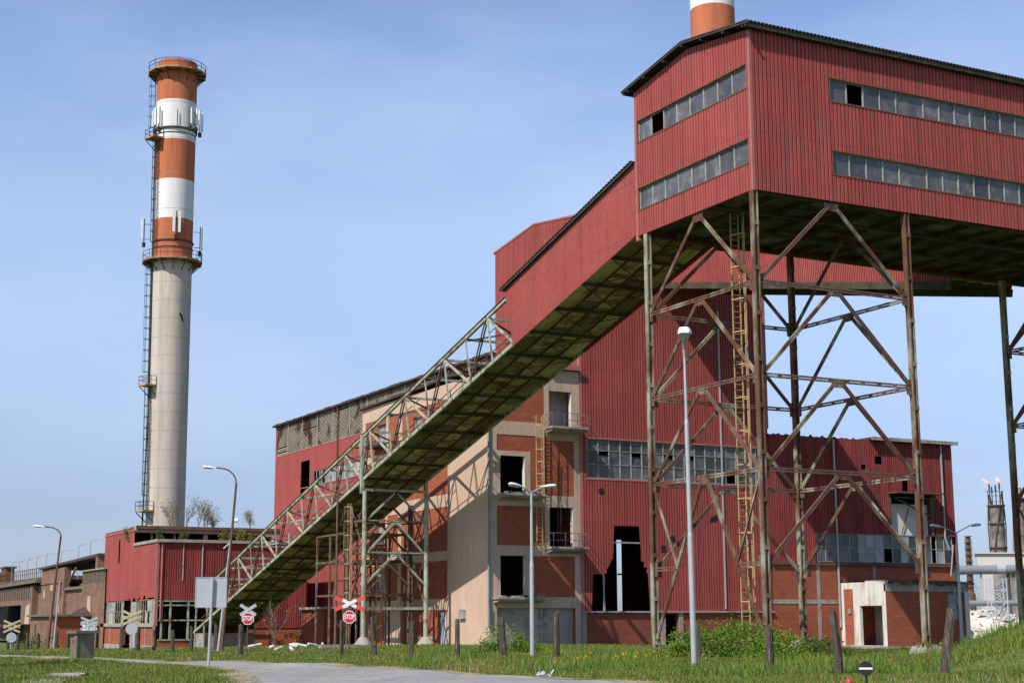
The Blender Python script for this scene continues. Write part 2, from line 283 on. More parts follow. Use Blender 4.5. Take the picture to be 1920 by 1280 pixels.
def part_split(name, mat, parent, fn):      # every loose piece becomes a part of its own
    mb = MB(); fn(mb); up = list(range(len(mb.v)))
    def find(i):
        while up[i] != i: up[i] = up[up[i]]; i = up[i]
        return i
    for f_ in mb.f:
        for k in f_[1:]: up[find(k)] = find(f_[0])
    groups = {}
    for f_ in mb.f: groups.setdefault(find(f_[0]), []).append(f_)
    for fs in groups.values():
        ids = sorted({i for f_ in fs for i in f_}); ix = {i: k for k, i in enumerate(ids)}; q = MB(); q.smooth = mb.smooth; q.v = [mb.v[i] for i in ids]; q.f = [tuple(ix[i] for i in f_) for f_ in fs]; q.mi = [0] * len(fs); obj(name, q, mat, parent)
def struct(name, mb, mat, kind='structure'):
    o = obj(name, mb, mat, None, (0, 0, 0)); o['kind'] = kind; return o
def children(o): return [c for c in bpy.data.objects if c.parent == o]
def copy_tree(o, parent=None, kids=None):
    c = o.copy(); COL.objects.link(c)
    if parent is not None: c.parent = parent
    for ch in list(o.children): copy_tree(ch, c)
    return c
def smooth(a, b, x): t = np.clip((x - a) / (b - a), 0, 1); return t * t * (3 - 2 * t)
def flame_mat():
    m = bpy.data.materials.new("gas_flame"); m.use_nodes = True; b = m.node_tree.nodes["Principled BSDF"]; b.inputs['Base Color'].default_value = (.8, .35, .15, 1)
    b.inputs['Emission Color'].default_value = (1.0, .58, .44, 1); b.inputs['Emission Strength'].default_value = .8; b.inputs['Alpha'].default_value = .62; return m
M['flame'] = flame_mat()
# ------------------------------------------------------------------ ground, road, grass
def G(x, y):
    x = np.asarray(x, float); y = np.asarray(y, float); r = np.hypot(x, y); a = np.degrees(np.arctan2(x, y))
    H = np.interp(a, [30, 36, 40, 42, 43, 44, 45, 46, 50, 60], [0, 0.05, 0.1, 0.2, 0.45, 0.9, 1.3, 1.5, 2.0, 2.2])
    h = H * smooth(44, 57, r) * (1 - 0.85 * smooth(61, 82, r))
    h = h - 0.75 * smooth(64, 90, y) * smooth(60, 74, x) * (1 - smooth(150, 250, y))
    h = h - 0.95 * smooth(106, 147, y) * (1 - smooth(50, 60, x)) * (1 - 0.3 * smooth(180, 260, y))
    h = h + (0.05 * np.sin(x * 0.9 + 1.3 * np.sin(y * 0.31)) + 0.04 * np.sin(y * 1.1 + x * 0.45)) * smooth(30, 45, r) * (1 - smooth(250, 400, r))
    return h
def gz(x, y): return float(G(x, y))
def axis(a, b, st, ext):
    c = list(np.arange(a, b + 1e-6, st)); lo, hi = [a], [b]; s = st
    while hi[-1] < ext: s *= 1.5; hi.append(hi[-1] + s); lo.append(lo[-1] - s)
    return np.array(lo[:0:-1] + c + hi[1:])
xs = axis(-12, 130, 1.25, 3500); ys = axis(-10, 200, 1.25, 3500)
gx, gy = np.meshgrid(xs, ys); gzz = G(gx, gy); nx, ny = len(xs), len(ys)
mb = MB(); mb.v = np.stack([gx, gy, gzz], -1).reshape(-1, 3).tolist()
mb.f = [(j * nx + i, j * nx + i + 1, (j + 1) * nx + i + 1, (j + 1) * nx + i) for j in range(ny - 1) for i in range(nx - 1)]; mb.mi = [0] * len(mb.f)
mb.smooth = True
struct("ground", mb, "soil")
UP = [(15.3, 89.7), (17.6, 83.0), (18.1, 79.7), (19.6, 70.7), (20.5, 67.7), (21.6, 64.7), (22.9, 60.7), (22.8, 53.0), (22.9, 46.7), (23.2, 40.8), (23.0, 38.4), (22.5, 20), (20, -8)]
LO = [(14.1, 86.7), (16.3, 79.0), (16.9, 76.5), (17.9, 70.4), (18.6, 66.8), (18.7, 61.8), (17.6, 55.9), (16.3, 49.9), (15.0, 45.2), (14.7, 44.0), (10, 34), (4, 20), (-4, -8)]
def resamp(P, n):
    P = np.array(P, float); d = np.r_[0, np.cumsum(np.hypot(*np.diff(P, axis=0).T))]; t = np.linspace(0, d[-1], n)
    return np.stack([np.interp(t, d, P[:, 0]), np.interp(t, d, P[:, 1])], -1)
ru, rl = resamp(UP, 150), resamp(LO, 150)
ru[:, 0] += RNG.normal(0, 0.07, 150); rl[:, 0] += RNG.normal(0, 0.07, 150)
mb = MB(); K = 7
for i in range(150):
    for k in range(K):
        p = rl[i] + (ru[i] - rl[i]) * k / (K - 1); mb.v.append((p[0], p[1], gz(p[0], p[1]) + 0.035))
for i in range(149):
    for k in range(K - 1): mb.f.append((i * K + k, i * K + k + 1, (i + 1) * K + k + 1, (i + 1) * K + k)); mb.mi.append(0)
struct("road", mb, "asphalt")
for P_, sg in ((ru, 1), (rl, -1)):             # crumbling sandy edge on both sides
    mb = MB(); 
    for i in range(150):
        wd = 0.45 + 0.4 * abs(math.sin(i * 0.7)) + random.uniform(0, .25); a_, b_ = P_[i][0] - sg * (0.12 + .15 * random.random()), P_[i][0] + sg * wd
        mb.v += [(a_, P_[i][1], gz(a_, P_[i][1]) + .042), (b_, P_[i][1] + random.uniform(-.1, .1), gz(b_, P_[i][1]) + .02)]
    mb.f = [(2 * i, 2 * i + 1, 2 * i + 3, 2 * i + 2) for i in range(149)]; mb.mi = [0] * 149; struct("road_verge", mb, "dirt")
# weathered concrete track showing through the near grass on the left
tr = resamp([(8.2, 43), (9.5, 48.0), (11.0, 52.5), (12.6, 57.5)], 24); mb = MB()
for i, p in enumerate(tr):
    wd = 0.35 + 0.35 * abs(math.sin(i * 1.7)); mb.v += [(p[0] - wd, p[1], gz(*p) + 0.05), (p[0] + wd, p[1], gz(*p) + 0.05)]
mb.f = [(2 * i, 2 * i + 1, 2 * i + 3, 2 * i + 2) for i in range(23)]; mb.mi = [0] * 23
struct("path", mb, "conc")

def blades(name, px, py, hgt, wid, mat, lean=0.5):
    n = len(px); pz = G(px, py); th = RNG.uniform(0, math.pi * 2, n); la = RNG.uniform(0, math.pi * 2, n); le = hgt * RNG.uniform(0.1, lean + 0.25, n)
    v = np.zeros((n, 3, 3)); dx, dy = np.cos(th) * wid / 2, np.sin(th) * wid / 2
    v[:, 0] = np.stack([px - dx, py - dy, pz - 0.02], -1); v[:, 1] = np.stack([px + dx, py + dy, pz - 0.02], -1)
    v[:, 2] = np.stack([px + np.cos(la) * le, py + np.sin(la) * le, pz + hgt], -1)
    me = bpy.data.meshes.new(name); me.vertices.add(3 * n); me.vertices.foreach_set("co", v.reshape(-1)); me.loops.add(3 * n)
    me.loops.foreach_set("vertex_index", np.arange(3 * n, dtype=np.int32)); me.polygons.add(n)
    me.polygons.foreach_set("loop_start", np.arange(0, 3 * n, 3, dtype=np.int32)); me.polygons.foreach_set("loop_total", np.full(n, 3, dtype=np.int32))
    me.materials.append(M[mat]); me.update(calc_edges=True); o = bpy.data.objects.new(name, me); COL.objects.link(o); o['kind'] = 'stuff'; return o
def rowx(P, y): P = np.array(P); o = np.argsort(P[:, 1]); return np.interp(y, P[o, 1], P[o, 0])
RECTS = [(53.3, 61.6, 105.5, 131.6), (61.4, 101, 105.5, 130), (61.3, 90, 120, 180), (86.9, 96.4, 99.8, 106), (41.5, 62, 157.3, 181), (36, 60, 184, 260), (53.1, 62, 139.8, 146.2)]
n = 640000
r = 40 + 120 * RNG.beta(1.0, 2.1, n); a = np.radians(RNG.uniform(7.5, 48.0, n)); px, py = r * np.sin(a), r * np.cos(a)
on = (px > rowx(LO, py) + 0.1) & (px < rowx(UP, py) - 0.1) & (py < 88)
for q in RECTS: on |= (px > q[0]) & (px < q[1]) & (py > q[2]) & (py < q[3])
edge = np.minimum(np.abs(px - rowx(UP, py)), np.abs(px - rowx(LO, py)))
cl = 0.5 + 0.25 * np.sin(px * 0.83 + 2 * np.sin(py * 0.37)) + 0.25 * np.sin(py * 0.71 + 1.7 * np.sin(px * 0.53))
keep = ~on & (RNG.random(n) < 0.28 + 0.8 * cl) & (RNG.random(n) < 0.25 + smooth(0, 1.2, edge))
px, py, r, cl = px[keep], py[keep], r[keep], cl[keep]; edge = edge[keep]
near = (px < rowx(LO, py))
h = RNG.uniform(0.06, 0.17, len(px)) * (0.65 + 0.8 * cl) * (0.5 + 0.5 * smooth(0, 1.5, edge)) * np.where(near, 0.85, 0.75)
blades("grass", px, py, h, 0.022 + 0.00045 * r, "grass")
n = 16000; r = 43 + 60 * RNG.beta(1.0, 1.8, n); a = np.radians(RNG.uniform(9, 48, n)); px, py = r * np.sin(a), r * np.cos(a)
cl = np.sin(px * 0.47 + 1.9 * np.sin(py * 0.41)) + np.sin(py * 0.63 - px * 0.21); keep = (cl > 0.75) & (px > rowx(UP, py) + .3)
blades("dead_grass_stalks", px[keep], py[keep], RNG.uniform(.12, .42, int(keep.sum())), 0.03, "stalk", .5)
# taller ragged weeds on the verge and the bank
n = 26000; r = 46 + 55 * RNG.beta(1.1, 1.8, n); a = np.radians(RNG.uniform(24, 48, n)); px, py = r * np.sin(a), r * np.cos(a)
cl = np.sin(px * 0.6 + 2.1 * np.sin(py * 0.5)) + np.sin(py * 0.9 + px * 0.3); keep = (cl > 0.35) & (px > 25.5)
for q in RECTS: keep &= ~((px > q[0]) & (px < q[1]) & (py > q[2]) & (py < q[3]))
px, py = px[keep], py[keep]
blades("weeds", px, py, RNG.uniform(0.2, 0.48, len(px)), 0.04, "leaf", 0.3)

def leafcloud(mb, c, rad, n, size, flat=0.3):
    c = np.array(c, float); rad = np.array(rad, float); cen = RNG.normal(0, 1, (max(6, n // 70), 3)); cen /= np.linalg.norm(cen, axis=1)[:, None] + 1e-6
    cen *= RNG.uniform(0.45, 0.95, (len(cen), 1)); idx = RNG.integers(0, len(cen), n); p = cen[idx] + RNG.normal(0, 0.2, (n, 3)); p = c + p * rad
    for q in p:
        if q[2] < c[2] - rad[2] * 0.9 and flat: continue
        u = V(RNG.normal(0, 1, 3)).normalized(); t = V(RNG.normal(0, 1, 3)).cross(u).normalized(); s = size * RNG.uniform(0.6, 1.4); q = V(q)
        mb.poly([q - u * s, q + t * s * 0.55, q + u * s, q - t * s * 0.55])
def bush(name, label, cat, blobs, mat, size, group=None, den=1.0):
    x0, y0 = blobs[0][0], blobs[0][1]; mb = MB()
    for (x, y, rx, ry, h, n) in blobs: leafcloud(mb, (x, y, gz(x, y) + h * 0.42), (rx, ry, h * 0.55), int(n * den), size)
    t = thing(name, label, cat, (x0, y0, gz(x0, y0)), group); obj("foliage", mb, mat, t)
    def st(m):
        for (x, y, rx, ry, h, n) in blobs:
            for k in range(5):
                a, b = RNG.uniform(-0.6, 0.6, 2); m.tube((x + a * rx * 0.4, y + b * ry * 0.4, gz(x, y) - 0.1), (x + a * rx, y + b * ry, gz(x, y) + h * RNG.uniform(0.5, 0.85)), 0.02, 0.006, 4)
    part("stems", "twig", t, st); return t
bush("bramble_bush", "wide bright green bramble mound heaped round the ladder foot under the steel tower", "bush",
     [(43.2, 59.0, 1.9, 1.9, 1.75, 3000), (41.9, 60.4, 1.9, 1.7, 1.7, 2800), (44.4, 57.6, 1.6, 1.5, 1.2, 1700), (40.6, 61.0, 1.2, 1.1, 0.9, 900), (42.6, 56.6, 1.6, 1.2, 0.8, 1000), (39.6, 61.8, 1.0, .9, 0.45, 420)], "leaf", 0.062)
bush("bramble_bush", "low tangled bramble right of the rusted front leg of the big steel tower", "bush",
     [(46.7, 58.6, 1.4, 1.3, 1.05, 1300), (47.5, 60.2, 1.4, 1.2, 0.95, 1000), (45.7, 56.2, 1.2, 1.0, 0.7, 700), (48.6, 58.4, 1.2, 1.0, .55, 500)], "leafd", 0.065)
bush("shrub", "rounded green shrub in front of the tan block beside the double arm lamp", "shrub",
     [(38.6, 74.5, 1.2, 1.1, 1.6, 1500), (39.7, 74.0, 1.0, 0.8, 1.0, 700), (37.6, 74.6, .8, .8, .9, 700)], "leaf", 0.06)
bush("shrub", "small grey green shrub on top of the grassy bank at the right edge", "shrub",
     [(43.6, 41.6, 0.9, 0.8, 0.75, 420), (44.6, 41.2, 0.7, 0.6, 0.55, 260)], "leafd", 0.06)
bush("shrub", "low shrub at the concrete pad of the right hand tower leg", "shrub", [(54.6, 59.6, 0.8, 0.7, 0.9, 320)], "leafy", 0.06)
bush("shrub", "dark weedy shrub below the ruined wall at the far left", "shrub", [(26.5, 141, 1.8, 1.6, 1.9, 500)], "leafd", 0.10)
bush("shrub", "green shrub before the low brick outbuilding at the left", "shrub", [(28.2, 139.5, 1.0, 0.9, 1.5, 340)], "leaf", 0.09)
bush("bramble_bush", "low green thicket by the brick base under the inclined conveyor", "bush", [(53.2, 147, 2.2, 2.0, 1.5, 700), (56.0, 150, 2.0, 2.0, 1.2, 500)], "leafy", 0.10)
mb = MB()
for k in range(45):
    x, y = random.choice([(34.5, 54.5), (33.6, 55.5), (37.6, 68.4), (30.5, 51.5), (39, 60), (35.5, 66.5)]); x += random.gauss(0, 0.7); y += random.gauss(0, 0.9); z = gz(x, y) + random.uniform(0.2, 0.42)
    for j in range(4): u = V(RNG.normal(0, 1, 3)).normalized() * 0.035; t = V(RNG.normal(0, 1, 3)).normalized() * 0.035; p = V((x, y, z)) + V(RNG.normal(0, 0.05, 3)); mb.poly([p - u, p + t, p + u, p - t])
struct("wildflowers", mb, "flower", 'stuff')
# ------------------------------------------------------------------ windows
def window_band(parent, O, U, N, edges, z0, z1, missing=(), rows=None, hopper=(), white=(), name="window_band", frame="mull", depth=0.06, mw=0.07, zb=0.05):
    """row of panes between the given edges along U; frame and bars = part, glass = its sub-part"""
    O, U, N = V(O), V(U), V(N); rows = rows or [z0, z1]; f = MB(); g = MB(); gw = MB()
    P = lambda u, z, k=0.0: O + U * u + Z * z + N * k
    for e in edges: f.bar(P(e, z0, -depth), P(e, z1, -depth), mw, 0.08, N)
    for z in rows: f.bar(P(edges[0], z, -depth), P(edges[-1], z, -depth), 0.08, zb, Z)
    for i, (a, b) in enumerate(zip(edges, edges[1:])):
        for j, (c, d) in enumerate(zip(rows, rows[1:])):
            if (i, j) in missing or (i in missing): continue
            m = gw if ((i, j) in white or i in white) else g; k = -depth - 0.01
            if (i, j) in hopper: m.poly([P(a + .05, c + .05, k), P(b - .05, c + .05, k), P(b - .07, d - (d - c) * .32, k - .14), P(a + .07, d - (d - c) * .32, k - .14)])
            else: m.poly([P(a, c, k), P(b, c, k), P(b, d, k + random.uniform(-.015, .015)), P(a, d, k + random.uniform(-.015, .015))])
    w_ = obj(name, f, frame, parent)
    if g.f: obj("pane", g, "glass", w_)
    if gw.f: obj("pane", gw, "glassw", w_)
    return w_

# ------------------------------------------------------------------ transfer house on the tower
HX0, HX1, HY0, HY1, HB, HT = 45.66, 84.0, 60.77, 71.6, 23.0, 31.45
RIDGE, YR = 32.55, 66.2
bands = ((28.46, 29.63), (24.50, 25.68))
th = thing("transfer_house", "big red corrugated transfer house raised on steel towers, with two window strips per face", "industrial building", (HX0, HY0, HB))
def topA(u): y = HY0 + u; return RIDGE - 0.28 - abs(y - YR) * 0.15
def spA(u):
    if 0.28 < u < 10.6: return [(HB, bands[1][0]), (bands[1][1], bands[0][0]), (bands[0][1], topA(u))]
    return [(HB, topA(u))]
def spB(u):
    if 5.12 < u < 38: return [(HB, bands[1][0]), (bands[1][1], bands[0][0]), (bands[0][1], HT)]
    return [(HB, HT)]
def f(m): m.corr((HX0, HY0, 0), Y, HY1 - HY0, Z, -X, spA)
part("wall_cladding", "red", th, f)
def f(m): m.corr((HX0, HY0, 0), X, HX1 - HX0, Z, -Y, spB)
part("wall_cladding", "red", th, f)
def f(m): m.corr((HX0, HY1, 0), X, HX1 - HX0, Z, Y, lambda u: [(HB, HT)])
part("wall_cladding", "red", th, f)
def f(m): m.corr((HX1, HY0, 0), Y, HY1 - HY0, Z, X, lambda u: [(HB, topA(u))])
part("wall_cladding", "red", th, f)
def f(m):
    for y0, y1 in ((HY0 - 0.5, YR), (HY1 + 0.75, YR)):
        z0 = RIDGE - abs(y0 - YR) * 0.15; Wv = V((0, y1 - y0, RIDGE - z0)); Lw = Wv.length; Wv.normalize()
        m.corr((HX0 - 0.55, y0, z0), X, HX1 - HX0 + 1.1, Wv, V((0, 0, 1)), lambda u: [(0, Lw)], 0.24, 0.10)
part("roof", "rooff", th, f)
def f(m):
    for y in (HY0 - 0.38, HY0 - 0.12, HY0 + 1.6, HY0 + 3.6, YR, HY1 - 3.6, HY1 - 1.6, HY1 + 0.12, HY1 + 0.55):
        z = RIDGE - abs(y - YR) * 0.15 - 0.10; m.box(HX0 - 0.5, HX1 + .5, y - 0.05, y + 0.05, z - 0.14, z + 0.08)
    for sy in (-1, 1):
        ye = YR + sy * 6.1; ze = RIDGE - 6.1 * 0.15
        m.bar((HX0 - 0.5, YR, RIDGE - 0.03), (HX0 - 0.5, ye, ze - 0.03), 0.05, 0.16)
    for k in range(9): x = HX0 + 0.4 + 4.6 * k; m.bar((x, HY0 + .05, HT - 0.05), (x, HY0 - 0.45, HT + 0.12), 0.08, 0.12)
part("eave_purlins", "fascia", th, f)
def f(m):
    m.box(HX0 - 0.075, HX0 + 0.16, HY0 - 0.075, HY0 + 0.16, HB - 0.02, HT - .02); m.box(HX0 - 0.075, HX0 + 0.16, HY1 - 0.16, HY1 + 0.075, HB - 0.25, HT - .02)
part("corner_trim", "redtrim", th, f)
e = [0.29] + [0.29 + 10.28 * k / 8 for k in range(1, 9)]
for z0, z1 in bands: window_band(th, (HX0, HY0, 0), Y, -X, e, z0, z1, missing=(6,) if z0 > 27 else ())
eb = [5.13]
for k in range(26): eb.append(eb[-1] + (1.92 if k % 9 == 4 else 1.13))
for z0, z1 in bands: window_band(th, (HX0, HY0, 0), X, -Y, eb, z0, z1, missing=(1,) if z0 > 27 else ())
def f(m):
    for z in (24.44, 25.74, 28.40, 29.69):
        m.box(HX0 - 0.10, HX0 - 0.0, HY0 + 0.2, HY0 + 10.65, z - 0.035, z + 0.035); m.box(HX0 + 5.05, HX1 - 0.3, HY0 - 0.10, HY0, z - 0.035, z + 0.035)
part("window_flashing", "brown", th, f)
# underside: decking in panels on cross beams
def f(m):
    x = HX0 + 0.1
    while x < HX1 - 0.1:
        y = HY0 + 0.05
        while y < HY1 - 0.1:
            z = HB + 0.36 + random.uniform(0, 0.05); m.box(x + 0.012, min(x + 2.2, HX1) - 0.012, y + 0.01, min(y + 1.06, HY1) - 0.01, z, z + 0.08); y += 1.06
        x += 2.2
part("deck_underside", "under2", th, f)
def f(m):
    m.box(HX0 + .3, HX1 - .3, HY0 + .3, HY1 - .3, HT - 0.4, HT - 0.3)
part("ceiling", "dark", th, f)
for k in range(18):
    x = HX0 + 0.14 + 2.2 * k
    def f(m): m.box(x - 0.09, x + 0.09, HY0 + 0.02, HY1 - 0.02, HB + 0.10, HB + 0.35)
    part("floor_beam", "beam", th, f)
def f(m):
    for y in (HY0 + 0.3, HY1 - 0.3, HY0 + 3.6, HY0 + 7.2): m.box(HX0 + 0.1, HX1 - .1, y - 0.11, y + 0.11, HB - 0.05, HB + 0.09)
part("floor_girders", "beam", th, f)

# ------------------------------------------------------------------ braced steel support towers
def column(m, x, y, z0, z1, w=0.31, N=X):       # built-up H column with batten plates
    m.box(x - w / 2, x - w / 2 + 0.06, y - w / 2, y + w / 2, z0, z1); m.box(x + w / 2 - 0.06, x + w / 2, y - w / 2, y + w / 2, z0, z1)
    m.box(x - w / 2 + 0.06, x + w / 2 - 0.06, y - 0.03, y + 0.03, z0, z1)
    z = z0 + 0.5
    while z < z1 - 0.3: m.box(x - w / 2 - 0.012, x + w / 2 + .012, y - w / 2 - 0.012, y - w / 2 + .02, z, z + 0.22); z += 2.3
    for k in range(int((z1 - z0) / 0.77)):
        for sx in (-0.12, 0.12): m.box(x - w / 2 - 0.014, x - w / 2, y + sx - .02, y + sx + .02, z0 + 0.3 + k * 0.77, z0 + 0.36 + k * 0.77)
LV = [18.35, 13.65, 9.0, 4.45]
def support_tower(x0, y0, label, zf, mats=("rust", "rust2")):
    xa, xb, ya, yb = x0, x0 + 9.9, y0, y0 + 9.85; top = HB - 0.04
    t = thing("support_tower", label, "steel tower", (x0, y0, 0), "steel towers carrying the transfer house")
    cs = [(xa, ya), (xb, ya), (xb, yb), (xa, yb)]
    for (x, y), z in zip(cs, zf):
        def f(m): column(m, x, y, z, top)
        lg = part("leg", "rust", t, f)
        def f(m): m.box(x - .38, x + .38, y - .38, y + .38, z - 0.03, z + 0.06); m.hexa([(x - .75, y - .75, z - .7), (x + .75, y - .75, z - .7), (x + .75, y + .75, z - .7), (x - .75, y + .75, z - .7), (x - .5, y - .5, z - .01), (x + .5, y - .5, z - .01), (x + .5, y + .5, z - .01), (x - .5, y + .5, z - .01)])
        part("foot", "conc", lg, f)
    faces = [((xa, yb), (xa, ya)), ((xa, ya), (xb, ya)), ((xb, ya), (xb, yb)), ((xb, yb), (xa, yb))]
    for fi, (p, q) in enumerate(faces):
        p, q = V((*p, 0)), V((*q, 0)); d = (q - p).normalized(); n = d.cross(Z); mid = (p + q) / 2
        a, b = p + d * 0.2, q - d * 0.2
        zt = [top - 0.2] + [z - 0.12 for z in LV]
        for k in range(4):
            ap = mid + Z * zt[k]; zl = LV[k] + 0.05 if (k < 3 or fi) else max(zf) + 0.25
            for s_, e_ in ((-1, a), (1, b)):
                def f(m): m.dbl(ap + d * (s_ * 0.22), e_ + Z * zl, 0.085, 0.03, (e_ + Z * zl - ap).cross(n))
                part("brace", "rust2" if (k + fi + s_) % 3 == 0 else "rust", t, f)
            def f(m): m.bar(ap - d * 0.45 - Z * 0.02, ap + d * 0.45 - Z * 0.02, 0.035, 0.42)
            part("gusset_plate", "rust2" if k % 2 else "rust", t, f)
        for k, z in enumerate(LV[:3]):
            def f(m): m.dbl(a + Z * z, b + Z * z, 0.085, 0.05, Z)
            part("cross_rail", "rust2" if (k + fi) % 2 else "rust", t, f)
        if fi == 0:
            for s_, e_, o_ in ((-1, a, 1), (1, b, -1)):
                def f(m): m.dbl(e_ + Z * 4.45, e_ + d * (o_ * 2.05) + Z * 4.45, 0.09, 0.05, Z, 2)
                part("cross_rail", "rust2", t, f)
                def f(m): m.dbl(e_ + Z * 8.7, e_ + d * (o_ * 2.05) + Z * 4.5, 0.04, 0.02, n)
                part("brace", "rust", t, f)
        for z in LV:
            for c_ in (a, b):
                def f(m): m.bar(c_ - d * 0.05 + Z * (z - 0.4) + n * 0.02, c_ - d * 0.05 + Z * (z + 0.4) + n * 0.02, 0.5, 0.03, n)
                part("gusset_plate", "rust2", t, f)
    return t
def caged_ladder(parent, x, y, z0, z1, ax, out, mat="yellow", w=0.42, r=0.38, cage_from=2.4, hoop=1.25):
    """ladder whose rungs run along ax, cage standing off on the side of out; ladder = part, cage = sub-part"""
    c = V((x, y, 0)); ax = V(ax); out = V(out)
    def f(m):
        for s_ in (-1, 1): m.bar(c + ax * (s_ * w / 2) + Z * z0, c + ax * (s_ * w / 2) + Z * z1, 0.06, 0.055, ax)
        for k in range(int((z1 - z0) / 0.3)): m.tube(c - ax * w / 2 + Z * (z0 + .15 + k * .3), c + ax * w / 2 + Z * (z0 + .15 + k * .3), 0.016, None, 5)
    ld = part("ladder", mat, parent, f)
    def f(m):
        z = z0 + cage_from; pts = [c + ax * (w * 0.62 * math.cos(t)) + out * (r * 2 * math.sin(t)) for t in [math.pi * k / 8 for k in range(9)]]
        while z < z1: 
            for a, b in zip(pts, pts[1:]): m.bar(a + Z * z, b + Z * z, 0.02, 0.06)
            z += hoop
        for k in (1, 4): m.bar(pts[k] + Z * (z0 + cage_from), pts[k] + Z * z1, 0.06, 0.03, ax)
    part("cage", mat, ld, f); return ld
TW = support_tower(45.66 + 0.05, 60.77 + 0.1, "rust streaked steel lattice tower with a yellow caged ladder under the transfer house", [0.0, 0.45, 0.6, 0.0])
caged_ladder(TW, 48.0, 65.7, 0.3, 23.2, X, -Y, w=.5, r=.42, hoop=1.75)
support_tower(72.4, 60.87, "dark steel lattice tower under the far end of the transfer house at the right edge", [0.9, 0.9, 0.5, 0.3])

# ------------------------------------------------------------------ inclined conveyor with its cladded gallery
def gallery(name, label, x0, x1, P0, slope, s_clad, Ltot, H, mat_side="red", truss=True, clip=None):
    """runs along +Y from P0 (y, z of the underside) with the given slope; s_clad = (from, to) clad stretch"""
    dv = V((0, 1, slope)).normalized(); nv = V((0, -slope, 1)).normalized(); t = thing(name, label, "conveyor", (x0, P0[0], P0[1]))
    L = lambda s, x, h: V((x, P0[0], P0[1])) + dv * s + nv * h
    a, b = s_clad
    for x, N in ((x0, -X), (x1, X)):
        def f(m): m.corr(L(a, x, 0), dv, b - a, nv, N, lambda u: [(max(-0.02, min(H, (clip - P0[0] - (a + u) * dv.y) / nv.y if clip else -1)), H)])
        part("side_cladding", mat_side, t, f)
    def f(m): m.corr(L(a, x0 - 0.32, H + 0.1), dv, b - a + 0.3, X, nv, lambda u: [(0, x1 - x0 + 0.64)], 0.30, 0.10)
    part("roof", "rooff", t, f)
    def f(m):
        for k in range(int((b - a) / 1.55) + 1):
            s_ = a + 0.15 + k * 1.55; m.bar(L(s_, x0 - 0.28, H + 0.05), L(s_, x1 + 0.28, H + 0.05), 0.08, 0.1, nv)
        for x in (x0 - 0.25, x0 - 0.06, x1 + .06, x1 + 0.25): m.bar(L(a, x, H + 0.02), L(b + 0.2, x, H + 0.05), 0.05, 0.12, nv)
    part("eave_purlins", "fascia", t, f)
    def f(m):
        s_ = a
        while s_ < Ltot - 0.2:
            for k in range(4):
                xa = x0 + 0.1 + (x1 - x0 - 0.2) * k / 4; xb = x0 + 0.1 + (x1 - x0 - 0.2) * (k + 1) / 4; h = 0.17 + random.uniform(0, 0.03); s2 = min(s_ + 2.2, Ltot)
                if k in (1, 2):
                    for j in range(4):
                        sa, sb = s_ + (s2 - s_) * j / 4, s_ + (s2 - s_) * (j + 1) / 4; h2 = h + 0.04 * (j % 2)
                        m.hexa([L(sa + .02, xa, h2), L(sa + .02, xb - .02, h2), L(sb - .02, xb - .02, h2), L(sb - .02, xa, h2), L(sa + .02, xa, h2 + .07), L(sa + .02, xb - .02, h2 + .07), L(sb - .02, xb - .02, h2 + .07), L(sb - .02, xa, h2 + .07)])
                else: m.hexa([L(s_ + .02, xa, h), L(s_ + .02, xb - .02, h), L(s2 - .02, xb - .02, h), L(s2 - .02, xa, h), L(s_ + .02, xa, h + .07), L(s_ + .02, xb - .02, h + .07), L(s2 - .02, xb - .02, h + .07), L(s2 - .02, xa, h + .07)])
            s_ += 2.2
    part("floor_panels", "under", t, f)
    def f(m):
        for k in range(1, 4): x = x0 + (x1 - x0) * k / 4; m.bar(L(a, x, 0.11), L(Ltot, x, 0.11), 0.07, 0.11, nv)
    part("floor_stringers", "beam", t, f)
    s_ = a + 0.6
    while s_ < Ltot:
        def f(m): m.bar(L(s_, x0 + .06, 0.07), L(s_, x1 - .06, 0.07), 0.13, 0.15, nv)
        part("floor_beam", "beam", t, f); s_ += 3.47
    s_ = a + 0.6
    while s_ < Ltot - 3.4:
        def f(m): m.bar(L(s_, x0 + .1, -0.01), L(s_ + 3.47, x1 - .1, -0.01), 0.05, 0.04, nv); m.bar(L(s_, x1 - .1, -0.03), L(s_ + 3.47, x0 + .1, -0.03), 0.05, 0.04, nv)
        part("wind_brace", "beam", t, f); s_ += 3.47
    for x in (x0, x1):
        def f(m): m.bar(L(a if not truss else b, x, 0.13), L(Ltot, x, 0.13), 0.17, 0.23, nv) if truss else m.bar(L(a, x, -0.25), L(Ltot, x, -0.25), 0.25, 0.5, nv)
        part("bottom_chord", "green" if truss else "beam", t, f)
    return t, L
YA, ZA, SL = 71.73, 23.12, -0.264
CV, L = gallery("inclined_conveyor", "long sloping conveyor bridge, red cladding on its upper part and open pale green trusses below", 45.66, 50.9, (YA, ZA), SL, (-1.12, 15.6), 88.2, 4.02, clip=HY1 + .03)
kf = math.sqrt(1 + SL * SL); sy = lambda y: (y - YA) * kf
top = [sy(y) for y in (89.6, 96.35, 103.1, 109.85)] + [sy(y) for y in (115.0, 121.75, 128.5, 135.25, 142.0, 148.75)]
bot = [sy(y) - 0.1 for y in (86.5, 93.0, 99.7, 106.4)] + [sy(111.9)] + [sy(y) for y in (118.3, 125.0, 131.7, 138.4, 145.1, 152.2)]
HT2 = 3.38
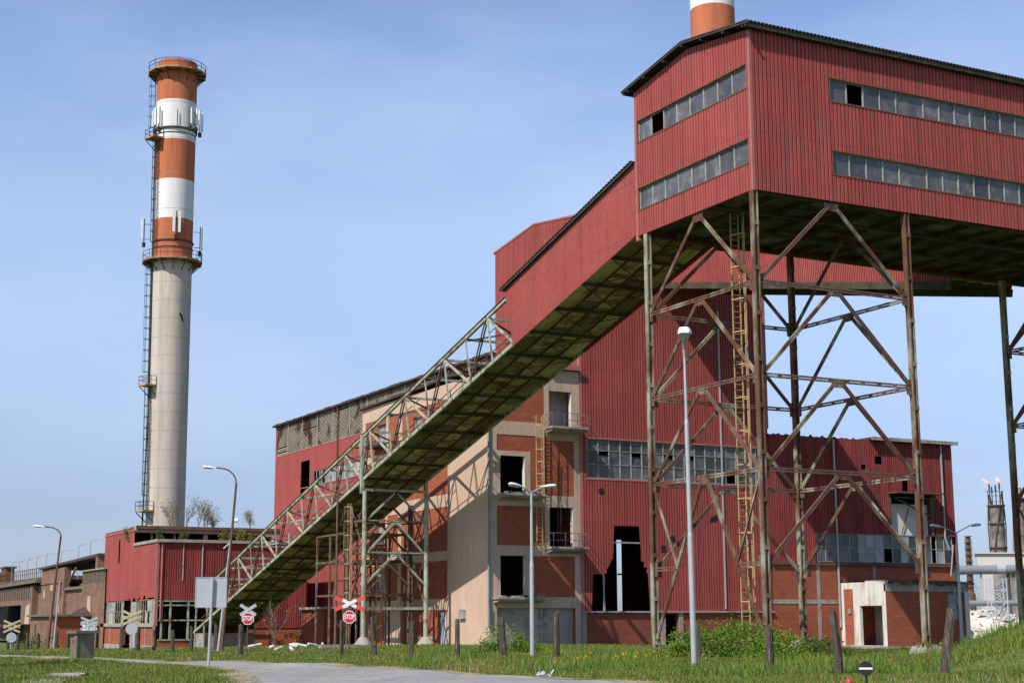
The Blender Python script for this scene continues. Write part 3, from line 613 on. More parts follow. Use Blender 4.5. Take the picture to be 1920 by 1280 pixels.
for x, inn in ((45.66, 1), (50.9, -1)):
    def f(m): m.bar(L(15.6, x, HT2), L(86.0, x, HT2), 0.19, 0.19, Z)
    part("top_chord", "green", CV, f)
    def f(m): m.bar(L(15.6, x - 0.02, HT2 + .16), L(86.0, x - 0.02, HT2 + .12), 0.24, 0.05, Z)
    part("chord_cover", "fascia", CV, f)
    for s_ in top:
        lo_ = max([q for q in bot if q < s_]); hi_ = min([q for q in bot if q > s_])
        def f(m): m.bar(L(s_ - .12, x, HT2 - .12), L(lo_ + .25, x, 0.25), 0.13, 0.14, X)
        part("diagonal", "cream" if int(s_) % 3 else "green", CV, f)
        def f(m): m.dbl(L(s_ + .15, x, HT2 - .12), L(hi_ - .2, x, 0.25), 0.075, 0.10, X, 3)
        part("diagonal", "rust2", CV, f)
        def f(m): m.bar(L(s_, x, HT2 - .1), L(s_, x, 0.2), 0.09, 0.10, X)
        part("post", "green", CV, f)
        def f(m): m.bar(L(s_ - .35, x, HT2 - .22), L(s_ + .35, x, HT2 - .22), 0.03, 0.36, nvv)
        nvv = V((0, .255, .967)); part("gusset_plate", "cream", CV, f)
    for q in bot[1:]:
        def f(m): m.bar(L(q, x, 0.2), L(q, x, HT2 - .1), 0.08, 0.09, X)
        part("post", "green", CV, f)
    def f(m):
        for h in (0.75, 1.15): m.bar(L(15.6, x + inn * 0.35, h), L(86, x + inn * 0.35, h), 0.05, 0.05, Z)
        for k in range(36): m.bar(L(16 + 1.95 * k, x + inn * 0.35, 0.2), L(16 + 1.95 * k, x + inn * 0.35, 1.15), 0.045, 0.045, X)
    part("handrail", "brown", CV, f)
for s_ in sorted(top + bot[1:]):
    def f(m): m.bar(L(s_, 45.8, HT2 - .05), L(s_, 50.76, HT2 - .05), 0.14, 0.16)
    part("portal_beam", "green", CV, f)
    if s_ in top:
        def f(m): m.bar(L(s_, 45.8, HT2 - .1), L(s_ + 3.4, 50.76, HT2 - .1), 0.1, 0.1); m.bar(L(s_, 50.76, HT2 - .14), L(s_ + 3.4, 45.8, HT2 - .14), 0.1, 0.1)
        part("wind_brace", "fascia" if s_ < 40 else "green", CV, f)
def f(m):
    for x in (47.2, 49.2): m.bar(L(0, x, 1.15), L(87, x, 1.15), 0.1, 0.22, Z)
    for k in range(58): m.bar(L(1.5 * k, 47.2, 0.3), L(1.5 * k, 47.2, 1.1), 0.08, 0.08, X); m.bar(L(1.5 * k, 49.2, 0.3), L(1.5 * k, 49.2, 1.1), 0.08, 0.08, X)
part("belt_frame", "brown", CV, f)
part("belt", "belt", CV, lambda m: m.bar(L(0, 48.2, 1.36), L(86.5, 48.2, 1.36), 1.7, 0.04, Z))
for x in (46.05, 50.5):
    def f(m): m.bar(L(15.7, x, .5), L(86, x, .5), .06, .2, Z); m.bar(L(15.7, x, .24), L(86, x, .24), .5, .05, Z)
    part("cable_tray", "green", CV, f)
for s_ in top:
    for x, k_ in ((45.7, 1), (50.85, -1)):
        def f(m): m.bar(L(s_, x, HT2 - 1.1), L(s_, x + k_ * 1.15, HT2 - .08), .07, .08, dvv)
        dvv = V((0, .967, -.255)); part("knee_brace", "rust2", CV, f)
def f(m):
    for k in range(116): m.tube(L(0.75 * k, 47.3, 1.25), L(0.75 * k, 49.1, 1.25), 0.07, None, 6)
part("idler_rollers", "mull", CV, f)
for x, k_ in ((45.56, 1), (51.0, -1)):
    def f(m): m.bar(V((x, 111.85, L(sy(111.85), x, 0).z - .95)), V((x, 111.85, L(sy(111.85), x, HT2).z + 0.35)), 0.27, 0.27, X)
    part("portal_column", "green", CV, f)
def f(m):
    for x in (45.66, 50.9): m.bar((x, 156.4, -1.2), L(86.2, x, HT2), 0.14, 0.14, X); m.bar((x, 153.2, -1.2), L(sy(153.2), x, 0), 0.14, 0.14, X)
    m.bar(L(86.2, 45.66, HT2), L(86.2, 50.9, HT2), .14, .14)
part("end_frame", "green", CV, f)
def f(m): m.box(45.75, 50.8, 153.3, 156.3, -1.2, 0.75)
part("tail_pit", "conc", CV, f)

# trestle under the conveyor
ts = thing("trestle", "pale green braced steel trestle holding up the middle of the inclined conveyor", "steel tower", (45.66, 111.4, 0))
for y_, mt in ((111.5, "green"), (114.6, "rust2")):
    for x in (45.66, 50.9):
        def f(m): m.tube((x, y_, 0.1), (x, y_, 11.75), 0.19, 0.17, 12) if y_ < 112 else column(m, x, y_, 0.1, 11.0, 0.3)
        lg = part("leg", "green" if y_ < 112 else mt, ts, f)
        if y_ < 112:
            def f(m): m.lathe((x, y_, 0), [(0.75, -.4), (0.7, 0.1), (0.3, 0.62), (0.2, 0.64)], 10)
            part("foot", "conc", lg, f)
    zz = [11.8, 9.5, 7.05, 4.75]
    for k, zt in enumerate(zz[:3]):
        for s_, x in ((-1, 45.66), (1, 50.9)):
            def f(m): m.bar((48.28 + s_ * .12, y_, zt - .15), (x - s_ * .15, y_, zz[k + 1] - (0 if k == 0 else .1)), 0.14, 0.15, Y)
            part("brace", mt, ts, f)
    for z in [11.85, 9.5, 7.05, 2.8]:
        def f(m): m.bar((45.7, y_, z), (50.86, y_, z), 0.14, 0.2 if z in (11.85, 2.8) else 0.1, Z)
        part("cross_rail", mt, ts, f)
    def f(m):
        for z in (9.45, 7.0): m.bar((47.85, y_ - .02, z - .1), (48.7, y_ - .02, z - .1), 0.04, 0.3)
    part("gusset_plate", mt, ts, f)
for x in (45.66, 50.9):
    for z0, z1 in ((2.8, 7.05), (7.05, 2.8), (7.05, 10.9), (10.9, 7.05)):
        def f(m): m.bar((x, 111.6, z0), (x, 114.5, z1), 0.09, 0.09, X)
        part("brace", "rust2", ts, f)
    for z in (2.8, 7.05, 9.5):
        def f(m): m.bar((x, 111.6, z), (x, 114.5, z), 0.12, 0.14, Z)
        part("cross_rail", "rust2", ts, f)
caged_ladder(ts, 45.0, 113.4, 0.4, 10.6, X, -Y, "yellow", 0.5, 0.35, 2.5, 1.1)
sp_ = thing("stair_scaffold", "thin brown scaffold frame with a ladder behind the conveyor trestle", "scaffold", (49.9, 117.5, 0))
for x in (46.3, 48.0, 49.9, 51.6):
    for y in (117.2, 120.4, 123.4):
        def f(m): m.box(x - .07, x + .07, y - .07, y + .07, -.2, 8.9)
        part("post", "rust2", sp_, f)
for z in (3.9, 6.6, 8.8):
    def f(m):
        for y in (117.2, 120.4, 123.4): m.box(46.3, 51.6, y - .05, y + .05, z - .08, z + .08)
        for x in (46.3, 48.0, 49.9, 51.6): m.box(x - .05, x + .05, 117.2, 123.4, z - .07, z + .07)
    part("cross_rail", "rust2", sp_, f)
    if z < 8:
        def f(m): m.box(48.05, 51.5, 117.3, 120.3, z + .08, z + .14)
        part("landing", "fascia", sp_, f)
for z0, xa_ in ((0, 48), (3.9, 48), (6.6, 46.3), (3.9, 46.3), (0.2, 46.3)):
    def f(m): m.bar((xa_, 117.2, z0), (51.6 if xa_ > 47 else 48, 117.2, z0 + (3.6 if z0 < 5 else 2.2)), .07, .07, Y)
    part("brace", "rust2", sp_, f)
caged_ladder(sp_, 49.2, 116.9, 0.0, 8.7, X, -Y, "brown", 0.45, 0.3, 2.6, 1.2)
t = thing("drain_pole", "slim dark standing pipe left of the conveyor trestle", "pipe", (44.0, 113, 0))
part("pipe", "rust2", t, lambda m: m.tube((44.0, 113, -.2), (44.0, 113, 11.6), 0.09, None, 8))
def f(m):
    for z0, z1 in ((10.9, 9.0), (8.9, 10.6), (7.9, 6.0), (6.2, 7.4)): m.bar((44.0, 113, z0), (45.0, 113.2, z1), .06, .06, Y)
    for z in (9.2, 4.9): m.bar((44.0, 113, z), (45.6, 113.3, z), .07, .07, Y)
part("bracket", "rust2", t, f)

# second conveyor from the house up to the tall hall (only its outside shows)
C2, L2 = gallery("second_conveyor", "red clad conveyor gallery rising behind the transfer house to the tall hall", 69.0, 74.2, (HY1 + .05, 22.75), 0.196, (0.0, 34.7), 34.7, 4.0, truss=False)
# ------------------------------------------------------------------ tall hall, wide hall, louvre hall
YB = 105.7
TX0, TX1, TY1 = 61.6, 80.0, 120.4
th = thing("tall_hall", "tallest red hall with a torn doorway and a long window band, behind the tower", "industrial building", (TX0, YB, 0))
def hole(x):
    if 64.5 < x < 66.95: return 9.22
    if 63.8 < x < 67.75: return 7.55 - 2.0 * abs((x - 65.75) / 1.98) ** 2.2 + 0.18 * math.sin(x * 23)
    if 62.45 < x < 63.8: return 5.4
    return None
def spTB(u):
    x = TX0 + u; z = 2.55; out = []
    h = hole(x)
    if h is not None: z = h
    if 62.15 < x < 79.6: out += [(z, 12.9), (16.08, 34.25)]
    else: out += [(z, 34.25)]
    return out
part("wall_cladding", "red", th, lambda m: m.corr((TX0, YB, 0), X, TX1 - TX0, Z, -Y, spTB))
topT = lambda u: 34.2 + (1 - abs(u - 7.35) / 7.35) * 0.95
part("wall_cladding", "red", th, lambda m: m.corr((TX0, YB, 0), Y, TY1 - YB, Z, -X, lambda u: [(2.0, topT(u))]))
part("wall_cladding", "red", th, lambda m: m.corr((TX1, YB, 0), Y, TY1 - YB, Z, X, lambda u: [(0, topT(u))]))
part("wall_cladding", "redold", th, lambda m: m.corr((TX0, TY1, 0), X, TX1 - TX0, Z, Y, lambda u: [(0, 2.0 if 12.25 < u < 12.75 else 34.2)] + ([(9.0, 34.2)] if 12.25 < u < 12.75 else [])))
def f(m):
    for y0, y1 in ((YB - 0.2, YB + 7.35), (TY1 + 0.2, YB + 7.35)):
        m.hexa([(TX0 - .12, y0, 34.2), (TX1 + .12, y0, 34.2), (TX1 + .12, y1, 35.16), (TX0 - .12, y1, 35.16), (TX0 - .12, y0, 34.36), (TX1 + .12, y0, 34.36), (TX1 + .12, y1, 35.3), (TX0 - .12, y1, 35.3)])
part("roof", "redtrim", th, f)
def f(m):
    m.box(TX0 - .09, TX0 + .2, YB - .09, YB + .2, 2.5, 34.2); m.box(TX1 - .2, TX1 + .09, YB - .09, YB + .2, 17.8, 34.2)
    m.box(TX0 + .4, TX1 - .1, YB - .10, YB - 0.0, 12.80, 12.92); m.box(TX0 + .4, TX1 - .1, YB - .12, YB - 0.0, 16.05, 16.17)
part("edge_trim", "redtrim", th, f)
e = [0.62]
while e[-1] < 17.6: e.append(e[-1] + 1.03)
rows = [12.95, 14.05, 15.15, 16.05]
hop = {(1, 1), (4, 1), (7, 1), (9, 1)}
window_band(th, (TX0, YB, 0), X, -Y, e, 12.95, 16.05, missing={(13, 0)}, rows=rows, hopper=hop, white=(), mw=0.09, depth=0.04)
def f(m):
    m.wall((TX0 - 0.02, YB - 0.02, 0), X, 18.4, -1.2, 2.42, [(7.7, 8.9, -1.2, 2.3)], -Y)
part("brick_base", "brickd", th, f)
def f(m):
    m.box(TX0 - .05, TX1, YB - 0.22, YB + 0.15, 2.42, 2.55)
    for x in (61.75, 69.05, 70.75): m.box(x - .2, x + .2, YB - .10, YB - .021, -.4, 2.42)
part("sill", "conc", th, f)
part_each("downpipe", "galv", th, [lambda m: m.box(75.09, 75.21, YB - .16, YB - .07, 2.7, 27.5), lambda m: m.box(77.44, 77.56, YB - .16, YB - .07, 2.7, 12.5)])
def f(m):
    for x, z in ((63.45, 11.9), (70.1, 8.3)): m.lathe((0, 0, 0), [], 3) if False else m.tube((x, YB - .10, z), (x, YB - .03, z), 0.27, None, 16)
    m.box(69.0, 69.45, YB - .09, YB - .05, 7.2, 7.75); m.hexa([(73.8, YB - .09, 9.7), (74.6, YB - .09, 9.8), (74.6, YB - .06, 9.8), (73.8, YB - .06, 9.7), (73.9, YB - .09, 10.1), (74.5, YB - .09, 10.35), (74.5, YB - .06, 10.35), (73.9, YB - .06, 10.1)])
part_split("vent_hole_shade", "black", th, f)  # black discs and plates on the wall, drawn-in shade of open holes
def f(m):
    m.box(63.62, 63.72, YB + .05, YB + .15, 2.5, 5.5); m.bar((63.75, YB + .1, 2.5), (63.6, YB + .1, 5.6), .08, .08, Y); m.box(64.4, 67.1, YB + .02, YB + .1, 7.85, 7.97); m.box(73.85, 74.4, TY1 - .1, TY1 - .05, 5.85, 6.0)
part("door_frame", "mull", th, f)
def f(m):
    m.box(TX0 + .1, TX1 - .1, YB + .2, TY1 - .2, -.15, -.05); m.box(TX0 + .2, TX1 - .2, YB + .3, TY1 - .3, 34.0, 34.08)
    for x in (67.9, 72.2, 76): m.box(x - .25, x + .25, 112.8, 113.3, 0, 34)
part("interior_frame", "dark", th, f)

RX1 = 100.65
th = thing("wide_hall", "lower red hall on an orange brick base with a window strip, far right", "industrial building", (TX1, YB, 0))
def spR(u):
    x = TX1 + u; z = 6.42 if x < 84.7 else 9.12
    if 92.95 < x < 98.1: z = 12.85
    t = 17.4 + (0.14 * math.sin(x * 7.3) * math.sin(x * 2.1) if x < 91 else 0)
    out = [(z, t)]
    for a, b, c, d in ((91.6, 92.35, 15.3, 16.0), (90.0, 90.55, 14.75, 15.2)):
        if a < x < b: out = [(z, c), (d, t)]
    if 94.6 < x < 95.3: out = [(z, 13.0), (14.3, t)]
    return out
part("wall_cladding", "redold", th, lambda m: m.corr((TX1, YB, 0), X, RX1 - TX1, Z, -Y, spR))
part("wall_cladding", "redold", th, lambda m: m.corr((RX1, YB, 0), Y, 22, Z, X, lambda u: [(6.4, 17.4)]))
part("wall_cladding", "redold", th, lambda m: m.corr((TX1, YB + 22, 0), X, RX1 - TX1, Z, Y, lambda u: [(0, 17.4)]))
def f(m):
    m.box(91.0, RX1 + .35, YB - .45, YB + 22, 17.42, 17.62); m.box(TX1, 91.0, YB - .05, YB + 22, 17.30, 17.36)
part("roof", "rooff", th, f)
def f(m):
    m.box(91.0, RX1 + .36, YB - .55, YB - .46, 17.36, 17.66)
    for k in range(12): m.box(91.2 + .86 * k, 91.28 + .86 * k, YB - .58, YB - .55, 17.36, 17.66)
part("gutter", "conc", th, f)
e = [4.85, 5.8, 6.75, 7.5, 8.45, 9.4, 10.3, 11.25, 12.2, 13.2, 14.15, 15.05, 16.0, 16.95, 17.7, 18.3, 19.2, 20.15]
window_band(th, (TX1, YB, 0), X, -Y, e, 6.72, 9.1, missing={(8, 0), (14, 0), (14, 1)}, rows=[6.72, 7.95, 9.1], white={(5, 0), (5, 1), (6, 0), (6, 1), (7, 0), (7, 1), (10, 0), (10, 1), (12, 0), (12, 1), (15, 0)}, depth=0.05)
def f(m):
    m.wall((TX1, YB - 0.02, 0), X, RX1 - TX1, -.8, 6.35, [], -Y)
    m.wall((RX1, YB, 0), Y, 22, -.8, 6.4, [], X)
part("brick_base", "brick", th, f)
def f(m):
    m.box(TX1, RX1 + .05, YB - .2, YB + .2, 6.38, 6.64)
part("lintel_band", "brown", th, f)
def f(m):
    for x in (84.85, 91.0, 96.6): m.box(x - .17, x + .17, YB - .055, YB - .02, -.8, 6.38)
    m.box(RX1 - .5, RX1 + .05, YB - .06, YB - .02, -.8, 6.38); m.box(TX1, 86.9, YB - .06, YB - .02, 3.15, 3.5); m.box(96.2, RX1, YB - .065, YB - .02, 4.37, 4.95)
part("concrete_frame", "conc", th, f)
def f(m):
    for x in (83.6, 96.9): m.box(x - .35, x + .35, YB - .08, YB - .02, 5.6, 6.2)
part_split("vent_grille", "fascia", th, f)
def f(m):
    m.box(86.9, 87.02, YB - .22, YB - .1, 1.2, 17.2); m.bar((99.2, YB - .2, 17.3), (99.2, YB - .2, 8.9), .13, .1, X); m.bar((99.2, YB - .2, 8.9), (99.5, YB - .35, 7.9), .13, .1, X); m.bar((100.0, YB - .3, 8.4), (99.5, YB - .35, 5.6), .1, .08, X)
part_split("downpipe", "galv", th, f)
cp = part("loading_hood", "brown", th, lambda m: (m.box(92.85, 98.3, YB - 1.3, YB, 12.72, 12.85), m.box(92.85, 93.2, YB - .12, YB + 1.5, 9.15, 12.72), m.box(97.75, 98.1, YB - .12, YB + 1.5, 9.15, 12.72), m.bar((93.5, YB - .4, 12.3), (97.9, YB - .3, 10.7), .12, .2, Y), m.bar((94.5, YB + .2, 9.2), (95.5, YB + .2, 11.6), .06, .06, Y)))
part("hood_sheet", "gantry", cp, lambda m: m.corr((93.3, YB + .35, 0), X, 4.4, Z, -Y, lambda u: [(9.15, 11.9)], .2, .04))
part("hood_sheet", "conc", cp, lambda m: m.corr((93.6, YB - 1.1, 12.3), X, 3.9, V((0, 1, .12)).normalized(), V((0, 0, 1)), lambda u: [(0, 1.3)], .2, .05))
part("shade_lining", "dark", th, lambda m: (m.box(92.9, 98.1, YB + 1.6, YB + 1.7, 9.1, 13), m.box(TX1 + .2, RX1 - .2, YB + 3, YB + 3.1, -.5, 17.3)))  # dark sheets behind hood and windows stand in for shade inside

# white and brick annex
AX, AY, AX1 = 87.15, 99.95, 96.2
th = thing("brick_annex", "small white plastered brick annex with an empty doorway and a collapsing roof edge", "outbuilding", (AX, AY, -0.6))
part("plaster_wall", "white", th, lambda m: m.wall((AX, AY, 0), Y, YB - AY - .02, -.75, 5.0, [(0.5, 3.3, -.3, 2.95), (4.1, 5.3, -.3, 4.35)], -X, 0.3))
part("brick_infill", "brick", th, lambda m: (m.poly([(AX + .05, AY + 4.1, -.3), (AX + .05, AY + 5.3, -.3), (AX + .05, AY + 5.3, 4.35), (AX + .05, AY + 4.1, 4.35)]),))
part_split("vent_grille", "conc", th, lambda m: (m.box(AX - .05, AX + .04, AY + 4.4, AY + 4.75, 2.3, 2.75),))
part("brick_wall", "brick", th, lambda m: m.wall((AX + .02, AY, 0), X, AX1 - AX, -.35, 4.1, [(6.75, 8.45, 1.75, 4.0)], -Y, 0.3))
window_band(th, (AX + .02, AY + .1, 0), X, -Y, [6.75, 7.85, 8.45], 1.75, 4.0, white={0}, depth=0.1)
part("concrete_frame", "white", th, lambda m: m.box(AX1 - .42, AX1 + .05, AY - .05, AY + .3, -.4, 4.1))
def f(m):
    m.box(AX, AX1, AY - .03, AY + .2, 4.1, 4.72); m.box(AX - .04, AX1 + .04, AY - .06, AY, -1.2, -.36); m.box(AX - .06, AX - .0, AY, AY + 5.6, -1.2, -.32)
part("concrete_band", "conc", th, f)
part("brick_wall", "brick", th, lambda m: m.wall((AX1, AY, 0), Y, YB - AY, -.75, 4.7, [], X, .3))
def f(m):
    x = AX + 1.0
    while x < AX1 + .6:
        w_ = random.uniform(.35, .9); d_ = random.uniform(-.55, .1); z_ = 4.78 + random.uniform(-.12, .12)
        m.hexa([(x, AY + d_, z_), (x + w_, AY + d_ + random.uniform(-.2, .2), z_ - .1), (x + w_, AY + 2.9, 5.0), (x, AY + 2.9, 5.0), (x, AY + d_, z_ + .12), (x + w_, AY + d_, z_ + .05), (x + w_, AY + 2.9, 5.12), (x, AY + 2.9, 5.12)]); x += w_ * .85
    m.box(AX, AX1, AY + 2.5, YB - .05, 4.9, 5.0)
part("roof", "rust2", th, f)
def f(m):
    for x in (88.0, 91.2, 95.2): m.bar((x, AY - .3, 4.75), (x + random.uniform(-.4, .5), AY - .75, 4.55 + random.uniform(-.2, .3)), .5, .05)
    m.bar((94.2, AY - .35, 4.7), (94.9, AY - .25, 2.9), .14, .05, Y)
part("hanging_scrap", "conc", th, f)
part("interior_wall", "white", th, lambda m: (m.poly([(AX + 3.6, AY + .3, -.4), (AX + 3.6, YB - .1, -.4), (AX + 3.6, YB - .1, 4.8), (AX + 3.6, AY + .3, 4.8)]), m.poly([(AX + .3, AY + .3, -.38), (AX + 3.6, AY + .3, -.38), (AX + 3.6, YB, -.38), (AX + .3, YB, -.38)])))
part("step", "conc", th, lambda m: m.box(AX - 1.3, AX - .07, AY + .3, AY + 3.1, -1.2, -.42))

# louvre hall
LX, LY0, LY1 = 61.5, TY1, 178.5
th = thing("louvre_hall", "long red hall with a weathered louvre band under its roof, left of centre", "industrial building", (LX, LY0, 0))
def spL(u):
    y = LY0 + u
    if 166.6 < y < 169.6: return [(1.95, 16.4), (20.05, 21.4)]
    if y > 176.2 and False: return []
    if 138 < y < 165.6: return [(1.95, 17.0), (18.6, 21.4)]
    return [(1.95, 21.4)]
part("wall_cladding", "red", th, lambda m: m.corr((LX, LY0, 0), Y, LY1 - LY0, Z, -X, spL, 0.25, 0.03))
part("wall_cladding", "red", th, lambda m: (m.poly([(LX + 10, LY0, 0), (LX + 10, LY1, 0), (LX + 10, LY1, 25), (LX + 10, LY0, 25)]), m.poly([(LX, LY1, 0), (LX + 10, LY1, 0), (LX + 10, LY1, 25.2), (LX, LY1, 25.2)])))
def f(m):
    for k in range(26):
        z = 21.5 + k * 0.143
        y = LY0
        while y < LY1 - .1:
            y2 = min(y + 4.9, LY1 - .1)
            if random.random() > .035: m.hexa([(LX + .0, y, z), (LX + .0, y2, z), (LX + .13, y2, z + .09), (LX + .13, y, z + .09), (LX + .0, y, z + .02), (LX, y2, z + .02), (LX + .13, y2, z + .11), (LX + .13, y, z + .11)])
            y = y2
part("louvre_slats", "louv", th, f)
part("louvre_backing", "brown", th, lambda m: m.poly([(LX + .25, LY0, 21.3), (LX + .25, LY1, 21.3), (LX + .25, LY1, 25.2), (LX + .25, LY0, 25.2)]))
def f(m):
    y = LY0
    while y < LY1 + .1: m.box(LX - .05, LX - .0, y - .06, y + .06, 21.4, 25.1); y += 4.9
part("louvre_mullions", "mull", th, f)
def f(m):
    m.box(LX - .06, LX - .0, LY0, LY1, 21.36, 21.46); m.box(LX - .1, LX + .2, LY1 - .16, LY1 + .06, 1.9, 25.1); m.box(LX - .08, LX, 138, 169.6, 16.93, 17.02); m.box(LX - .08, LX, 166.45, 166.6, 16.4, 20.05)
part("edge_trim", "redtrim", th, f)
def f(m):
    m.box(LX - .35, LX + 10, LY0 - .2, LY1 + .9, 25.12, 25.24)
    for k in range(75): y = LY0 + k * .78; m.box(LX - .42, LX - .35, y, y + .6, 25.08, 25.26 + .08 * random.random())
part("roof", "rooff", th, f)
window_band(th, (LX, 138, 0), Y, -X, [k * .92 for k in range(31)], 17.03, 18.58, missing={28, 29, 26}, white=set(range(0, 26)), depth=.05)
def f(m):
    m.wall((LX - .03, LY0, 0), Y, LY1 - LY0, -1.5, 1.85, [], -X)
part("brick_base", "brick", th, f)
part("sill", "conc", th, lambda m: m.box(LX - .2, LX + .1, LY0, 166.5, 1.85, 1.97))
def f(m):
    for y in (157.9, 132.4): m.tube((LX - .18, y, .5), (LX - .18, y, 25.0), .09, None, 8)
part_split("downpipe", "brown", th, f)
part("shade_lining", "dark", th, lambda m: m.poly([(LX + 2.5, LY0, 0), (LX + 2.5, LY1, 0), (LX + 2.5, LY1, 25), (LX + 2.5, LY0, 25)]))  # unlit hall interior painted as one dark sheet
# low link to the shed
th = thing("link_building", "low red link building on a brick base, half hidden behind the conveyor foot", "outbuilding", (53, 166.5, -.9))
part("wall_cladding", "redold", th, lambda m: m.corr((52.5, 166.5, 0), X, LX - 52.5 - .1, Z, -Y, lambda u: [(1.95, 6.1)]))
part("brick_base", "brick", th, lambda m: m.wall((52.5, 166.47, 0), X, LX - 52.6, -1.5, 1.85, [], -Y))
part("sill", "conc", th, lambda m: m.box(52.5, LX - .1, 166.3, 166.6, 1.85, 1.97))
part("roof", "rooff", th, lambda m: m.box(52.4, LX - .1, 166.3, 178, 6.1, 6.25))
part("side_wall", "redold", th, lambda m: m.poly([(52.5, 166.5, -1), (52.5, 178, -1), (52.5, 178, 6.1), (52.5, 166.5, 6.1)]))
# brick porch
th = thing("brick_porch", "low flat roofed brick porch with a dark opening beside the conveyor trestle", "outbuilding", (53.4, 140, 0))
part("brick_wall", "brickd", th, lambda m: (m.wall((53.3, 140, 0), X, 8.1, -.8, 3.0, [(1.9, 4.0, -.6, 2.3)], -Y), m.wall((53.3, 140, 0), Y, 6, -.8, 3.0, [], -X)))
part("roof", "conc", th, lambda m: m.box(53.0, 61.4, 139.6, 146, 3.0, 3.22))
part("shade_lining", "dark", th, lambda m: m.box(54, 61, 143, 143.1, -.5, 3))  # dark sheet gives the porch opening its shade

# ------------------------------------------------------------------ tan and brick stair block
BX, BX1, BY1 = 53.5, 61.5, 131.4
th = thing("stair_block", "tan plastered and brick stair block with four empty doorways and small balconies beside the conveyor", "building", (BX, YB, 0))
zt = lambda y: 21.45 - 0.55 * (y - YB) / (BY1 - YB)
doors = [(0.96, 3.12, 11.45, 14.37), (0.96, 3.12, 3.63, 6.71), (5.28, 7.38, 7.45, 10.5), (5.30, 7.32, 16.8, 19.65)]
gar = (0.65, 7.5, -.5, 2.78)
part("brick_wall", "brick", th, lambda m: m.wall((BX, YB, 0), X, BX1 - BX, -.6, 21.3, doors + [gar], -Y, .38))
def bandB(m):
    W_ = lambda u0, u1, z0, z1, k=.035: m.box(BX + u0, BX + u1, YB - k, YB - .004, z0, z1)
    W_(0, .65, -.6, 21.35); W_(7.5, 8.0, -.6, 21.35)
    W_(.65, 7.5, 2.78, 3.6); W_(.65, 5.28, 6.72, 7.5); W_(5.28, 7.5, 6.72, 7.35); W_(.65, 7.5, 10.52, 11.4); W_(.65, 5.3, 16.0, 17.05); W_(5.3, 7.5, 15.75, 16.7); W_(4.85, 7.5, 19.66, 21.35); W_(4.85, 5.29, 16.71, 19.66, .03); W_(7.33, 7.5, 16.71, 19.66, .03); W_(.65, 4.85, 20.6, 21.35)
    W_(.65, .955, 3.6, 6.72, .03); W_(3.125, 3.65, 3.6, 6.72, .03); W_(.65, .955, 11.4, 14.75, .03); W_(3.125, 3.6, 11.4, 14.75, .03); W_(.955, 3.125, 14.375, 14.75, .03); W_(4.85, 5.275, 7.5, 10.52, .03); W_(7.385, 7.5, 7.35, 10.52, .03)
part("plaster_frame", "tan2", th, bandB)
def f(m):
    m.box(BX + 5.9, BX + 7.9, YB + 1.6, YB + 1.7, 16.8, 20.4)
part("interior_wall", "white", th, f)
for a, b, c, d in doors:
    part("door_jamb", "white", th, lambda m: m.box(BX + b - .03, BX + b + .0, YB + .01, YB + .37, c, d))
def f(m):
    for z in (3.55, 7.4, 11.4, 16.75): m.box(BX + .4, BX1 - .2, YB + .4, YB + 6, z - .25, z)
    m.box(BX + .4, BX1 - .2, YB + 3.4, YB + 3.5, 0, 16.5)  # upright dark sheet: shade behind the doorways as colour
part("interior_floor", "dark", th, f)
part("garage_panel", "conc", th, lambda m: (m.box(BX + .7, BX + 7.45, YB + .3, YB + .37, -.6, 2.78), m.box(BX + 4.5, BX + 4.75, YB + .2, YB + .3, -.6, 2.78)))
def awall(m): m.wall((BX, YB, 0), Y, 7.05, -.6, 20.9, [], -X, .3)
part("plaster_wall", "tan", th, awall)
wins = [(y0, y0 + 1.9, z0, z0 + 1.7) for y0 in (20.3,) for z0 in (4.5, 8.6, 12.9, 17.4)] + [(12.6, 14.4, 17.6, 18.9), (15.0, 15.9, 3.2, 4.1), (17.6, 19.4, -.4, 2.3), (7.6, 9.0, -.4, 2.62)]
part("brick_wall", "brick", th, lambda m: m.wall((BX + .03, YB, 0), Y, BY1 - YB, -.6, 20.85, wins, -X, .35))
def bandA(m):
    y0, y1 = YB + 7.05, BY1
    W_ = lambda a, b, z0, z1, k=.0: m.box(BX - .01 + k, BX + .026, a, b, z0, z1)
    for z0, z1 in ((2.72, 3.58), (6.62, 7.38), (10.9, 11.9), (15.6, 16.4), (19.6, 20.9)): W_(y0, y1, z0, z1)
    for a, b in ((y0, y0 + .35), (y0 + 9.6, y0 + 10.3), (y0 + 12.6, y0 + 13.1), (y1 - .75, y1)): W_(a, b, -.6, 20.86, .005)
    W_(y0 + 10.3, y0 + 12.6, -.6, 2.72, .004); W_(y0 + 3, y0 + 6, -.6, .6, .004)
part("plaster_frame", "tan", th, bandA)
for k_, (a, b, c, d) in enumerate(wins[:6]):
    def f(m):
        y0_, y1_ = YB + a, YB + b
        m.box(BX + .2, BX + .25, y0_, y0_ + .08, c, d); m.box(BX + .2, BX + .25, y1_ - .08, y1_, c, d); m.box(BX + .2, BX + .25, (y0_ + y1_) / 2 - .04, (y0_ + y1_) / 2 + .04, c, d); m.box(BX + .2, BX + .25, y0_ + .08, y1_ - .08, d - .08, d); m.box(BX - .12, BX + .2, y0_ - .1, y1_ + .1, c - .12, c)
    wn_ = part("window", "mull", th, f); part("pane", "glassw", wn_, lambda m: m.poly([(BX + .27, YB + a, c), (BX + .27, YB + b, c), (BX + .27, YB + b, d), (BX + .27, YB + a, d)]))
part_split("metal_door", "doorg", th, lambda m: (m.box(BX + .16, BX + .22, YB + 7.66, YB + 8.94, -.4, 2.6), m.box(BX + .16, BX + .22, YB + 17.7, YB + 19.3, -.4, 2.28)))
